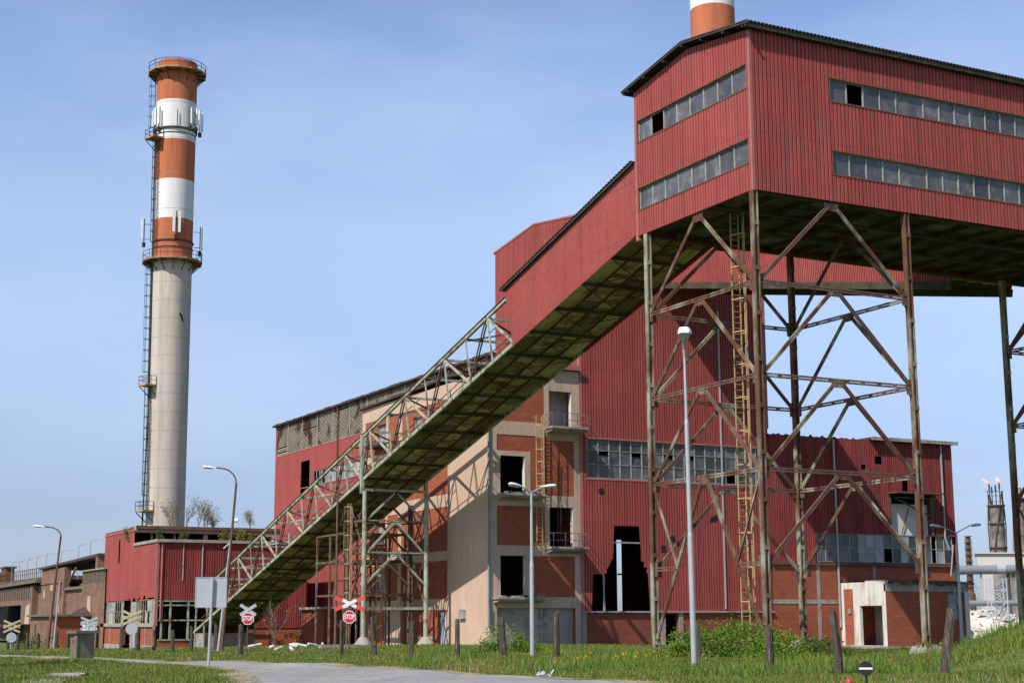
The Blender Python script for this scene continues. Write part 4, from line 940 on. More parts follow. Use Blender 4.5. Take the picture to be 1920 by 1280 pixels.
def f(m):
    for z in (12.3, 17.0, 8.0, 3.9): m.box(BX - 1.0, BX, YB + 19.9, YB + 22.8, z, z + .16)
part("landing_slab", "fascia", th, f)
def f(m):
    m.hexa([(BX - .3, YB - .3, 21.42), (BX1 + .0, YB - .3, 21.42), (BX1, BY1 + .4, 20.9), (BX - .3, BY1 + .4, 20.9), (BX - .3, YB - .3, 21.58), (BX1, YB - .3, 21.58), (BX1, BY1 + .4, 21.06), (BX - .3, BY1 + .4, 21.06)])
    m.box(BX, BX1, YB + .02, YB + .3, 20.8, 21.45)
part("roof", "rooff", th, f)
part("roof_flashing", "redtrim", th, lambda m: m.box(BX + 5, BX1 + .1, YB - .42, YB - .31, 21.4, 21.75))
part("back_wall", "brickd", th, lambda m: m.wall((BX, BY1, 0), X, 8, -.6, 20.8, [], Y, .3))
def balcony(u0, u1, z, rail, broken=False):
    def f(m): m.box(BX + u0, BX + u1, YB - 1.25, YB - .04, z - .16, z); m.hexa([(BX + u0 + .1, YB - 1.1, z - .3), (BX + u1 - .1, YB - 1.1, z - .3), (BX + u1 - .1, YB - .05, z - .45), (BX + u0 + .1, YB - .05, z - .45), (BX + u0 + .1, YB - 1.1, z - .16), (BX + u1 - .1, YB - 1.1, z - .16), (BX + u1 - .1, YB - .05, z - .16), (BX + u0 + .1, YB - .05, z - .16)])
    b = part("balcony", "conc", th, f)
    if rail:
        def f(m):
            p = [(u0 + .05, -.05), (u0 + .05, -1.2), (u1 - .05, -1.2), (u1 - .05, -.05)]
            for (a, c), (a2, c2) in zip(p, p[1:]):
                for h in (.5, 1.05): m.bar((BX + a, YB + c, z + h), (BX + a2, YB + c2, z + h), .04, .04)
            for a, c in [(u0 + .05, -1.2), (u0 + 1.1, -1.2), (u0 + 2.3, -1.2), (u1 - .05, -1.2)]: m.bar((BX + a, YB + c, z), (BX + a, YB + c, z + 1.05), .05, .05, X)
            m.bar((BX + u1 - .9, YB - 1.2, z + .9), (BX + u1 - .3, YB - 1.2, z + .2), .03, .03, Y)
        part("railing", "rail", b, f)
    else:
        def f(m):
            for k in range(14): a = BX + random.uniform(u0 + .2, u1 - .3); m.box(a, a + random.uniform(.1, .35), YB - 1.1, YB - .6, z, z + random.uniform(.05, .18))
        part("rubble_bits", "conc", b, f)
balcony(4.9, 8.1, 7.42, True); balcony(4.9, 8.2, 16.75, True); balcony(.5, 4.3, 11.4, False); balcony(.2, 4.3, 3.58, False)
caged_ladder(th, BX + 4.15, YB - .45, 7.5, 17.6, X, -Y, "yellow", .5, .36, 3.6, .95)
part_split("downpipe", "pipe", th, lambda m: (m.tube((BX - .1, YB - .12, 1.5), (BX - .1, YB - .12, 21), .085, None, 8), m.tube((BX - .1, YB - .16, 1.4), (BX - .1, YB - .16, 3.0), .11, None, 8)))
part("vent_box", "mull", th, lambda m: (m.box(BX - .25, BX - .0, YB + 4.0, YB + 4.9, 2.0, 2.7),))
def f(m):
    for z in (13.4, 10.4): m.tube((BX + 6.0, YB - .05, z + .6), (BX + 6.0, YB - .05, z - 2.6), .025, None, 5); m.tube((BX + 6.3, YB - .05, z + .4), (BX + 6.2, YB - .05, z - 2.4), .025, None, 5)
part("hanging_cable", "fascia", th, f)

# ------------------------------------------------------------------ red shed with the overgrown roof
SX, SY, SY1, SX1, SYM = 41.8, 157.4, 180.2, 58.0, 166.8
th = thing("red_shed", "red corrugated shed with an overgrown open roof space, in front of the tall chimney", "outbuilding", (SX, SY, -0.9))
def spS(u):
    y = SY + u; t = 9.9 if y < SYM else 11.95; b = 4.2 + (0.25 * math.sin(y * 3) if 160 < y < 168 else 0)
    if 173.0 < y < 173.7: return [(b, 8.3), (10.9, t)]
    if 157.8 < y < 162.3: return [(b + .15, t)]
    return [(b, t)]
part("wall_cladding", "red", th, lambda m: m.corr((SX, SY, 0), Y, SY1 - SY, Z, -X, spS, .25, .03))
part("wall_cladding", "redold", th, lambda m: m.corr((SX, SY, 0), X, SX1 - SX, Z, -Y, lambda u: [(4.1, 9.9)] if u < 10.4 else [(1.2, 9.9)]))
part("roof_slab", "conc", th, lambda m: (m.box(SX - .15, SX1, SY - .35, SYM, 9.9, 10.2), m.box(SX - .1, SX1, SYM - .3, SY1 + .2, 11.55, 11.62)))
def f(m):
    m.box(SX - .05, SX1, SYM - .35, SYM - .05, 11.35, 11.5); m.box(SX + .05, SX1, SYM - .4, SYM - .1, 11.75, 12.1); m.box(SX + .1, SX1, SYM - .25, SYM - .05, 11.5, 11.75)
    for x in (49.5, 54.5): m.box(x - .22, x + .22, SYM - .3, SYM, 10.2, 11.4)
    for x in (43.6, 46.1, 51.7): m.box(x - .09, x + .09, SYM - .2, SYM, 10.2, 11.4)
part("roof_beam", "brown", th, f)
part("shade_lining", "dark", th, lambda m: (m.box(SX + .4, SX1, SYM + 2.5, SYM + 2.6, 0, 11.5), m.box(SX + .3, SX1, SY + 2.2, SY + 2.3, -1, 9.8), m.box(SX + 1.2, SX + 1.3, SY + .4, SY1, -1, 9.7)))  # dark boxes put the shed's inner shade into colour
part("back_wall", "redold", th, lambda m: (m.poly([(SX, SY1, -1), (SX1, SY1, -1), (SX1, SY1, 11.5), (SX, SY1, 11.5)]), m.poly([(SX1, SY, -1), (SX1, SY1, -1), (SX1, SY1, 9.9), (SX1, SY, 9.9)])))
part("brick_base", "brick", th, lambda m: (m.wall((SX - .02, SY, 0), Y, SY1 - SY, -.45, 1.4, [(7.3, 13.2, -.45, 1.4)], -X), m.wall((SX, SY - .02, 0), X, 3.8, -1.2, .05, [], -Y), m.wall((SX + 9.8, SY - .02, 0), X, 6.4, -1.2, 1.1, [], -Y)))
def f(m):
    m.box(SX - .12, SX + .05, SY - .12, SY + .35, -1.2, 1.45); m.box(SX - .06, SX + .2, SY, SY + 7.2, -1.3, -.46); m.box(SX - .06, SX + .2, SY + 13.3, SY1, -1.3, -.46)
    for y in (SY + 3.4, SY + 7.1, SY + 13.3, SY + 18.6): m.box(SX - .08, SX, y - .12, y + .12, -.46, 1.4)
    m.box(SX - .2, SX + .1, SY - .1, SY + 7.3, 1.4, 1.75); m.box(SX - .2, SX + .1, SY + 13.2, SY1, 1.4, 1.75); m.box(SX - .08, SX + .3, SY + 7.3, SY + 9.6, -1.2, 4.0)
part("concrete_frame", "conc", th, f)
window_band(th, (SX, SY, 0), Y, -X, [.5, 1.4, 2.3, 3.2, 4.1, 5.0, 5.9, 6.8], 1.75, 4.15, missing={(4, 0), (4, 1), (5, 0), (5, 1), (3, 1), (2, 0)}, rows=[1.75, 3.0, 4.15], white={0, 1, 2, 3}, frame="cream")
window_band(th, (SX, SY, 0), Y, -X, [13.3 + .95 * k for k in range(10)], 1.75, 4.1, missing={(1, 0), (1, 1), (2, 0), (3, 1), (3, 0), (2, 1)}, rows=[1.75, 3.0, 4.1], white={0, 4, 5, 6, 7, 8}, frame="cream")
def f(m):
    for x in (42.45, 43.35, 45.2, 47.3): m.box(x - .09, x + .09, SY - .1, SY + .1, .05, 4.05)
    for z in (.1, 2.05, 3.55, 3.98): m.box(42.1, 48.0, SY - .12, SY + .04, z - .07, z + .07)
part("window_frame", "green", th, f)
part("corner_trim", "redtrim", th, lambda m: (m.box(SX - .08, SX + .22, SY - .12, SY + .1, 1.5, 9.9), m.tube((SX + .5, SY - .15, 2), (SX + .5, SY - .15, 9.8), .09, None, 8)))
part("drain_pipe", "mull", th, lambda m: (m.tube((SX + 4.7, SY - .14, 4.5), (SX + 4.7, SY - .14, 9.8), .07, None, 6), m.tube((SX + 2.7, SY - .12, 6), (SX + 2.7, SY - .12, 9.8), .05, None, 6)))
for (x, y, rx, ry, h, n, mt, lb) in ((44.2, 165.9, .7, .5, 1.5, 260, "leafd", "dark self sown shrub under the shed roof beam, nearest its left end"), (46.8, 166.0, .5, .5, 1.4, 200, "leafd", "dark self sown shrub under the shed roof beam, second from the left"), (51.7, 165.9, .8, .5, 1.3, 260, "leafy", "yellow green shrub on the shed roof left of the conveyor chord"), (53.9, 165.7, 1.3, .6, 1.7, 520, "leafy", "largest yellow green shrub spilling over the shed roof edge beside the conveyor"), (41.6, 169.3, .35, 1.6, 1.5, 330, "leafy", "dry creeper hanging over the torn top of the shed end wall")):
    mb = MB(); z0 = 10.2 if x > 42 else 10.6; leafcloud(mb, (x, y, z0 + h * .5), (rx, ry, h * .6), n, .11); t = thing("roof_shrub", lb, "shrub", (x, y, z0), "shrubs growing on the shed roof"); obj("foliage", mb, mt, t)
    part("stems", "twig", t, lambda m: [m.tube((x, y, z0 - .05), (x + random.uniform(-rx, rx) * .7, y + random.uniform(-ry, ry) * .7, z0 + h * random.uniform(.5, .95)), .03, .01, 4) for k in range(5)])
# ------------------------------------------------------------------ chimneys
def railing(m, c, r, z, a0, a1, n, h=1.1):
    P = lambda t, k: (c[0] + r * math.cos(t), c[1] + r * math.sin(t), z + k)
    ts = [a0 + (a1 - a0) * i / n for i in range(n + 1)]
    for a, b in zip(ts, ts[1:]):
        for k in (.55, h): m.bar(P(a, k), P(b, k), .06, .06)
    for a in ts: m.bar(P(a, 0), P(a, h), .06, .06, X)
def ring_deck(name, parent, c, r0, r1, z):
    def f(m):
        m.lathe((c[0], c[1], z), [(r0, 0), (r1, -.05), (r1, .22), (r0, .3)], 14)
    d = part(name, "deckrust", parent, f)
    def f(m):
        for k in range(14):
            t = 2 * math.pi * k / 14; u = V((math.cos(t), math.sin(t), 0)); o = V((c[0], c[1], z)); m.bar(o + u * r1 * .97 - Z * .05, o + u * (r0 - .1) - Z * 1.5, .09, .12); m.bar(o + u * r1 - Z * .1, o + u * r0 - Z * .1, .1, .2)
    part("brackets", "beam", d, f)
    part("railing", "fascia", d, lambda m: railing(m, c, r1 - .05, z + .2, 0, 2 * math.pi, 14)); return d
def panel_antenna(parent, c, t, r, z, h, n=2, w=.3):
    u = V((math.cos(t), math.sin(t), 0)); s = V((-u.y, u.x, 0)); o = V((c[0], c[1], 0)) + u * r
    def f(m):
        for k in range(n): q = o + s * ((k - (n - 1) / 2) * .75); m.bar(q + Z * z, q + Z * (z + h), w, .2, u)
    a = part("antenna", "lampw", parent, f)
    def f(m):
        q = o - u * .3; m.tube(q + Z * (z - .8), q + Z * (z + h + .2), .07, None, 6); m.bar(q + Z * (z + .2), q - u * .9 + Z * (z + .2), .07, .07); m.bar(q + Z * (z + h * .8), q - u * .9 + Z * (z + h * .8), .07, .07)
        m.box(q.x - .2, q.x + .2, q.y - .2, q.y + .2, z - .9, z - .3)
    part("mount", "fascia", a, f); return a
def chimney(name, label, c, Rb, Rt, zt, bands, detail):
    """bands = list of (z, material) from the ground up"""
    t = thing(name, label, "chimney", (c[0], c[1], -1)); zs = [b[0] for b in bands] + [zt]; R_ = lambda z: Rb + (Rt - Rb) * max(z, 0) / zt
    for (z0, mt), z1 in zip(bands, zs[1:]):
        mb = MB(); mb.smooth = True; n = max(2, int((z1 - z0) / 2.6)); mb.lathe((c[0], c[1], 0), [(R_(z0 + (z1 - z0) * k / n), z0 + (z1 - z0) * k / n) for k in range(n + 1)], 56)
        obj("shaft" if mt == "chim" else "painted_band", mb, mt, t)
    def f(m):
        m.smooth = True; m.lathe((c[0], c[1], 0), [(Rt + .0, zt), (Rt - .45, zt), (Rt - .45, zt - 6)], 56)
    part("rim", "brown", t, f)
    def f(m):
        z = bands[0][0] + 2.55
        while z < zt - 1:
            if z < bands[1][0] or int(z / 2.55) % 2 == 0: m.lathe((c[0], c[1], 0), [(R_(z) + .004, z), (R_(z) + .012, z + .025), (R_(z) + .004, z + .05)], 56)
            z += 2.55
    part("casting_joint", "conc", t, f)
    return t, R_
C1 = (55.29, 205.7)
CH, R_ = chimney("tall_chimney", "tall pale concrete chimney with orange and white bands and phone antennas, at the left", C1, 2.5, 2.78, 79.2,
    [(-1, "chim"), (50.6, "orange"), (56.4, "cwhite"), (61.95, "orange"), (67.65, "cwhite"), (73.35, "orange")], True)
ring_deck("platform", CH, C1, 2.6, 4.1, 50.5); ring_deck("platform", CH, C1, 2.7, 4.05, 77.6)
view = math.atan2(-C1[1], -C1[0])        # azimuth towards the road
# ladder and cable runs up the left flank, drawn as seen from the road
al = view - math.radians(62)
def ladder_run(z0, z1, a, off):
    u = V((math.cos(a), math.sin(a), 0)); s = V((-u.y, u.x, 0)); P = lambda z, k, q: V((C1[0], C1[1], z)) + u * (R_(z) + k) + s * q
    def f(m):
        for q in (-.25, .25): m.bar(P(z0, off, q), P(z1, off, q), .07, .07, u)
        for k in range(int((z1 - z0) / .6)): m.bar(P(z0 + .3 + .6 * k, off, -.25), P(z0 + .3 + .6 * k, off, .25), .04, .04)
    ld = part("ladder", "fascia", CH, f)
    def f(m):
        z = z0 + 2
        while z < z1:
            pts = [P(z, off + .8 * math.sin(t), -.4 * math.cos(t)) for t in [math.pi * i / 6 for i in range(7)]]
            for a_, b_ in zip(pts, pts[1:]): m.bar(a_, b_, .04, .07)
            z += 1.5
        for q, k in ((-.3, .55), (0, .8), (.3, .55)): m.bar(P(z0 + 2, off + k, q), P(z1, off + k, q), .05, .04, u)
    part("cage", "fascia", ld, f)
for z0, z1, da in ((16.5, 33, 0.0), (33.2, 50.4, -.28), (51, 67.6, .12), (67.8, 77.4, -.42)): ladder_run(z0, z1, al + da, .18)
def f(m):
    for k in range(3):
        a = al - .16 - .07 * k; u = V((math.cos(a), math.sin(a), 0)); m.path([V((C1[0], C1[1], z)) + u * (R_(z) + .12 + (0.5 if z < 30 else 0) * (1 - z / 30) * 1.6) for z in (10, 20, 30, 40, 51, 60, 68)], .06, 5)
part("cable_run", "fascia", CH, f)
for z, sc in ((67.6, 1.0), (33.1, .85), (16.3, .9)):
    a = al + .05; u = V((math.cos(a), math.sin(a), 0)); s = V((-u.y, u.x, 0)); o = V((C1[0], C1[1], z)) + u * (R_(z) - .1)
    def f(m):
        p = [o - s * 1.1 * sc, o + s * 1.2 * sc, o + s * 1.2 * sc + u * 1.6, o - s * 1.1 * sc + u * 1.6]; m.hexa([*p, *[q + Z * .22 for q in p]])
    pl = part("landing", "deckrust" if z > 60 else "yellow", CH, f)
    def f(m):
        q = [p_ + Z * .2 for p_ in (o - s * 1.05 * sc, o - s * 1.05 * sc + u * 1.55, o + s * 1.15 * sc + u * 1.55, o + s * 1.15 * sc)]
        for a_, b_ in zip(q, q[1:]):
            for h in (.6, 1.15): m.bar(a_ + Z * h, b_ + Z * h, .055, .055)
            m.bar(a_, a_ + Z * 1.15, .06, .06, X); m.bar(b_, b_ + Z * 1.15, .06, .06, X); m.bar((a_ + b_) / 2, (a_ + b_) / 2 + Z * 1.15, .05, .05, X)
    part("railing", "fascia", pl, f)
    def f(m):
        for q in (-1.0, 1.1): m.bar(o + s * q * sc + u * 1.5, o + s * q * sc - Z * 1.3, .08, .1)
    part("bracket", "fascia", pl, f)
part("antenna_ring", "fascia", CH, lambda m: (m.lathe((C1[0], C1[1], 69.1), [(2.6, 0), (2.95, 0), (2.95, .25), (2.6, .25)], 40), m.lathe((C1[0], C1[1], 68.5), [(2.6, 0), (2.82, 0), (2.82, .1), (2.6, .1)], 40)))
part("antenna_ring", "fascia", CH, lambda m: (m.lathe((C1[0], C1[1], 53.2), [(2.6, 0), (2.84, 0), (2.84, .18), (2.6, .18)], 40), m.lathe((C1[0], C1[1], 52.3), [(2.6, 0), (2.76, 0), (2.76, .1), (2.6, .1)], 40)))
for da, r, z, h, n in ((-72, 3.3, 69.6, 2.3, 1), (-52, 3.25, 69.7, 2.5, 2), (40, 3.3, 69.9, 2.3, 1), (62, 3.4, 70.0, 2.3, 2), (84, 3.6, 69.6, 2.5, 2)): panel_antenna(CH, C1, view + math.radians(da), r, z, h, n)
for da, r, z, h, n in ((-92, 4.2, 53.6, 2.9, 2), (8, 3.2, 54.2, 2.9, 2), (94, 4.0, 52.7, 3.0, 2)): panel_antenna(CH, C1, view + math.radians(da), r, z, h, n, .32)
def f(m):
    for a in (.4, 1.9, 3.5, 5.2): m.tube((C1[0] + 3.6 * math.cos(a), C1[1] + 3.6 * math.sin(a), 76.7), (C1[0] + 3.65 * math.cos(a), C1[1] + 3.65 * math.sin(a), 79.8), .025, .01, 4)
    u = V((math.cos(view + .05), math.sin(view + .05), 0)); m.tube(V((C1[0], C1[1], 69)) + u * 3.0, V((C1[0], C1[1], 71.6)) + u * 3.0, .06, None, 5)
part("lightning_rod", "fascia", CH, f)
def f(m):
    for (da, z) in ((32, 42.6),): u = V((math.cos(view + math.radians(da)), math.sin(view + math.radians(da)), 0)); s = V((-u.y, u.x, 0)); o = V((C1[0], C1[1], z)) + u * (R_(z) + .02); m.poly([o - s * .35 + Z * .6, o + s * .1 + Z * .35, o + s * .4 - Z * .7, o + s * .15 - Z * .55, o - s * .2 + Z * .1])
part("broken_patch", "dark", CH, f)
CH.rotation_mode = 'AXIS_ANGLE'; CH.rotation_axis_angle = (0.0085, -0.464, -0.886, 0.0); CH.location = (55.29 + .886 * .38, 205.7 - .464 * .38, -1)
C2_ = (98.87, 138.29); Z2B = 70.74
chimney("striped_chimney", "orange and white banded chimney top rising behind the transfer house roof", C2_, 2.5, 2.55, 82.2, [(-1, "chim"), (53.6, "orange"), (59.3, "cwhite"), (65.0, "orange"), (Z2B, "cwhite"), (76.4, "orange")], False)

# ------------------------------------------------------------------ ruined works at the left
th = thing("ruined_works", "roofless brown brick factory ruin with a torn out bay at the far left", "ruin", (42, 187, -.8))
BW = lambda nm, fn: part(nm, "brickr", th, fn)
BW("brick_wall", lambda m: m.wall((42, 202.3, 0), Y, 14.8, -1.5, 8.9, [(1.6, 2.5, 5.0, 6.9)], -X))
BW("brick_wall", lambda m: m.wall((42.15, 183.8, 0), Y, 18.5, -1.5, 5.9, [], -X))
BW("brick_wall", lambda m: m.wall((41.6, 178.6, 0), Y, 11.7, -1.5, 7.85, [], -X))
BW("brick_wall", lambda m: m.wall((42.6, 217.1, 0), Y, 5.4, -1.5, 6.9, [(.5, 3.2, 3.0, 6.5)], -X))
BW("brick_wall", lambda m: m.wall((42, 222.5, 0), Y, 55, -1.5, 6.9, [(8.5, 44, -1.5, 4.4)], -X))
BW("pier", lambda m: m.box(41.8, 42.6, 201.6, 202.9, -1.5, 8.8)); BW("pier", lambda m: m.box(41.7, 42.8, 183.2, 184.3, -1.5, 9.5)); BW("pier", lambda m: m.box(41.8, 42.9, 222.1, 223.4, -1.5, 7.0))
part("roof_edge", "rooff", th, lambda m: m.hexa([(41.7, 183.0, 9.45), (50, 183.0, 9.45), (50, 218, 8.95), (41.7, 218, 8.95), (41.7, 183.0, 9.8), (50, 183.0, 9.8), (50, 218, 9.2), (41.7, 218, 9.2)]))
part("roof_edge", "conc", th, lambda m: m.box(41.3, 46, 178.4, 190.6, 7.85, 8.0)); part("roof_edge", "concd", th, lambda m: m.hexa([(41.4, 218, 7.3), (50, 218, 7.3), (50, 280, 6.9), (41.4, 280, 6.9), (41.4, 218, 7.75), (50, 218, 7.75), (50, 280, 7.3), (41.4, 280, 7.3)]))
def f(m):
    for k in range(30): y = 223.5 + k * 1.7; m.box(41.8, 42, y, y + .6, 5.3, 6.7)
    for k in range(20): y = 179 + k * .56; m.bar((41.55, y, 6.5 + random.uniform(-.1, .2)), (41.5, y + random.uniform(.1, .5), 7.75), .1, .1, X)
    m.box(41.85, 42, 202.9, 217, 6.95, 7.1); m.box(41.8, 42.1, 184, 202, 5.9, 6.25)
part("rafter_ends", "twig", th, f)
part_split("plaster_patch", "tan2", th, lambda m: [m.hexa([(41.97, y, z), (41.97, y + w_, z + .1), (41.99, y + w_, z + .1), (41.99, y, z), (41.97, y + .1, z + h_), (41.97, y + w_ * .8, z + h_ * .9), (41.99, y + w_ * .8, z + h_ * .9), (41.99, y + .1, z + h_)]) for y, z, w_, h_ in ((205, 3.2, 1.6, .9), (209.5, 6.0, 1.4, 1.2), (212.3, 2.0, 2.2, .8), (224.5, 0.2, 3.6, 4.4), (214.4, 5.1, 1.1, 1.2))] + [m.hexa([(41.57, 185.3, 3.0), (41.57, 187.2, 3.0), (41.59, 187.2, 3.0), (41.59, 185.3, 3.0), (41.57, 185.9, 5.0), (41.57, 187.1, 4.9), (41.59, 187.1, 4.9), (41.59, 185.9, 5.0)])])
part("shade_lining", "dark", th, lambda m: m.box(43.4, 43.6, 184.3, 196.2, 5, 9.3)); part("shade_lining", "dark", th, lambda m: m.box(49, 49.2, 218, 340, -2, 7.2)); part("shade_lining", "dark", th, lambda m: m.box(44, 44.2, 217, 222, -1, 6.9))  # black of the torn bays is dark sheets, shade as colour
part("inner_hut", "tan2", th, lambda m: (m.box(44.5, 46.5, 197.5, 200.2, 5.0, 7.0), m.box(44.2, 46.8, 197.2, 200.5, 7.0, 7.25)))
part("fallen_beam", "twig", th, lambda m: (m.bar((42.2, 197, 8.6), (42.4, 202, 6.6), .2, .2), m.bar((42.2, 184.4, 7.2), (42.4, 195, 6.4), .15, .2)))
th = thing("brick_outbuilding", "low flat roofed orange brick outbuilding in front of the ruin at the left", "outbuilding", (37.3, 185, -.8))
part("brick_wall", "brickr", th, lambda m: m.wall((37.3, 185, 0), Y, 13.5, -1.6, 2.6, [(1.6, 2.6, -.3, 1.7), (9.6, 10.6, .2, 1.7)], -X)); part("brick_wall", "brick", th, lambda m: m.wall((37.3, 185, 0), X, 19, -1.6, 2.6, [], -Y))
part("roof", "concd", th, lambda m: m.box(36.9, 57, 184.5, 199, 2.6, 2.85))
part("lean_to_roof", "rooff", th, lambda m: m.hexa([(39.4, 185.2, 2.85), (57, 185.2, 2.85), (57, 188, 3.0), (40.5, 188, 3.0), (39.5, 185.3, 3.0), (57, 185.3, 3.0), (57, 190, 4.1), (42.5, 190, 4.1)]))
part("shade_lining", "dark", th, lambda m: m.box(38.5, 38.7, 185.5, 198.3, -1, 2.5))  # dark sheet for the shade inside the outbuilding openings
t = thing("metal_container", "pale blue grey metal cabinet standing by the left corner of the red shed", "container", (40.3, 181.0, -.9))
part("body", "lampw", t, lambda m: m.box(39.9, 41.1, 180.4, 181.4, -.9, 2.0)); part("lid", "signback", t, lambda m: m.box(39.85, 41.15, 180.35, 181.45, 2.0, 2.08))
th = thing("timber_lean_to", "tumbledown plank lean-to under the ruin at the far left edge", "shed", (38, 232, -1))
def f(m):
    for k in range(9): y = 224 + k * 1.4; m.box(38, 38.1, y, y + .5, -1.2, 1.4)
    m.box(37.8, 38.2, 222, 250, 1.3, 1.6); m.box(37.8, 42, 222, 250, 1.6, 1.75)
part("plank_wall", "wood", th, f)
# raised walkway with a row of lamps far behind
th = thing("raised_walkway", "distant rusty raised walkway with a railing behind the ruin at the far left", "walkway", (54, 300, 0))
def f(m):
    m.box(52.6, 59, 262, 336, 9.0, 9.6)
    for k in range(7): m.box(54, 54.4, 264 + k * 11, 264.4 + k * 11, -1, 9.0)
part("deck", "brown", th, f)
def f(m):
    for k in range(40): m.box(52.6, 52.7, 262 + k * 1.85, 262.1 + k * 1.85, 9.6, 11.2)
    m.box(52.6, 52.7, 262, 336, 11.12, 11.24); m.box(52.6, 52.7, 262, 336, 10.4, 10.48)
part("railing", "brown", th, f)
part("pump_housing", "brown", th, lambda m: (m.box(53, 54.6, 309, 314, 9.6, 12.3), m.box(52.8, 55, 308.6, 314.4, 12.3, 12.6), m.tube((53.5, 319, 9.6), (53.5, 319, 11.7), .7, None, 8)))
# ------------------------------------------------------------------ street lamps
SR = V((0.8856, -0.4645, 0))          # along the picture plane, used only to orient arms and signs
TC = V((-0.4576, -0.871, 0)).normalized()
def lamp_head(parent, p, d, ln=.82, w=.15, tilt=.18):
    d = (V(d) + Z * tilt).normalized(); a = d.cross(Z).normalized(); b = a.cross(d); mb = MB(); mb.smooth = True; n = 12; vs = []; fs = []
    prof = [(0, .35), (.12, .45), (.35, .8), (.6, 1.0), (.85, .95), (.97, .7), (1.0, .25)]
    for s_, r in prof:
        for i in range(n): t = 2 * math.pi * i / n; vs.append(p + d * (s_ * ln) + a * (w * r * math.cos(t)) + b * (w * .62 * r * max(math.sin(t), -.35) ))
    for k in range(len(prof) - 1): fs += [(k * n + i, k * n + (i + 1) % n, (k + 1) * n + (i + 1) % n, (k + 1) * n + i) for i in range(n)]
    fs += [tuple(range(n))[::-1], tuple((len(prof) - 1) * n + i for i in range(n))]; mb.faces(vs, fs); h = obj("lamp_head", mb, "lampw", parent)
    def f(m):
        c = p + d * (ln * .62) - b * (w * .2); m.lathe((0, 0, 0), [], 3) if False else m.hexa([c - d * ln * .28 - a * w * .6 - b * w * .35, c + d * ln * .28 - a * w * .6 - b * w * .35, c + d * ln * .28 + a * w * .6 - b * w * .35, c - d * ln * .28 + a * w * .6 - b * w * .35, c - d * ln * .33 - a * w * .85, c + d * ln * .33 - a * w * .85, c + d * ln * .33 + a * w * .85, c - d * ln * .33 + a * w * .85])
    part("lens", "lens", h, f); return h
GL = "street lamps along the works road"
# leaning brown lamp, left of the conveyor
def leaning_lamp(x, y, h, lean, label, r, arm, mat):
    z0 = gz(x, y); b = V((x, y, z0)); t = thing("street_lamp", label, "street lamp", b, GL); tp = b + Z * h + SR * lean
    def f(m):
        q = b + (tp - b) * .55; m.smooth = True; m.tube(b - Z * .3, q, r, r * .85, 10); m.tube(q, tp, r * .72, r * .62, 10)
    part("pole", mat, t, f)
    pts = [tp + (-SR * (arm[0] * (1 - math.cos(u)) ) + Z * (arm[1] * math.sin(u))) for u in [math.pi / 2 * k / 7 for k in range(8)]]; pts.append(pts[-1] - SR * .25 + Z * .04)
    part("arm", mat, t, lambda m: m.path(pts, r * .42, 8)); lamp_head(t, pts[-1] - Z * .03, -SR, .85, .16, .1); return t
T = leaning_lamp(28.64, 92.36, 10.1, .62, "tall rust brown leaning lamp post in front of the conveyor foot", .11, (1.0, .95), "brown")
part("clamp", "lampw", T, lambda m: (m.tube(V((28.64, 92.36, 0)) + SR * .62 * .8 + SR * .1 + Z * 7.9, V((28.64, 92.36, 0)) + SR * .62 * .8 + SR * .3 + Z * 7.9, .12, .15, 8), m.tube(V((28.64, 92.36, 0)) + SR * .4 + Z * 6.6, V((28.64, 92.36, 0)) - SR * .05 + Z * 6.2, .03, None, 5)))
leaning_lamp(24.46, 123.13, 8.75, .66, "slim dark leaning lamp post by the ruin at the far left", .12, (1.05, .7), "rust2")
def plain_pole(x, y, h, lean, r, label):
    b = V((x, y, gz(x, y))); t = thing("steel_pole", label, "pole", b, "bare poles strapped beside the leaning lamps")
    part("shaft", "galv", t, lambda m: m.tube(b - Z * .3, b + Z * h + SR * lean, r, r * .7, 8)); part("cap", "cream", t, lambda m: m.tube(b + Z * h + SR * lean, b + Z * (h + .06) + SR * lean, r * .9, r * .5, 8))
plain_pole(28.45, 92.5, 6.7, .60, .09, "thin pale pole strapped to the rust brown lamp by the conveyor foot"); plain_pole(24.85, 122.8, 5.3, .28, .08, "thin pale pole beside the slim dark lamp at the far left")
def twin_lamp(x, y, h, label, d1, d2, al):
    b = V((x, y, gz(x, y))); t = thing("double_street_lamp", label, "street lamp", b, GL); tp = b + Z * h
    def f(m): m.smooth = True; m.tube(b - Z * .3, b + Z * h * .55, .115, .11, 12); m.tube(b + Z * h * .55, b + Z * h * .58, .11, .08, 12); m.tube(b + Z * h * .58, tp, .08, .065, 12)
    part("pole", "galv", t, f)
    for d, k in ((d1, .62), (d2, .78)):
        d = V(d).normalized(); e = tp + d * al + Z * al * k * .55
        part("arm", "galv", t, lambda m: m.tube(tp - Z * .05, e, .035, None, 8)); lamp_head(t, e - d * .05, d, .9, .17, .12)
    return t
twin_lamp(36.81, 68.05, 8.1, "grey lamp post with two outspread heads before the tan stair block", -SR + TC * .9, SR * .85 - TC * .55, .62)
twin_lamp(73.0, 76.6, 7.6, "grey lamp post with two outspread heads on the bank at the right of the halls", -SR + TC * .2, SR - TC * .3, 1.0)
bx, by = 33.99, 49.91; b = V((bx, by, gz(bx, by))); t = thing("street_lamp", "tallest silver lamp post with a boxy white head, standing alone before the steel tower", "street lamp", b, GL)
ln_ = -SR * .10
def f(m):
    m.smooth = True; P = lambda z: b + Z * z + ln_ * (z / 12.6)
    m.tube(b - Z * .3, P(4.9), .115, .11, 14); m.tube(P(4.9), P(5.05), .11, .09, 14); m.tube(P(5.05), P(9.3), .09, .085, 14); m.tube(P(9.3), P(9.42), .085, .062, 14); m.tube(P(9.42), P(11.9), .062, .05, 14)
part("pole", "galv", t, f)
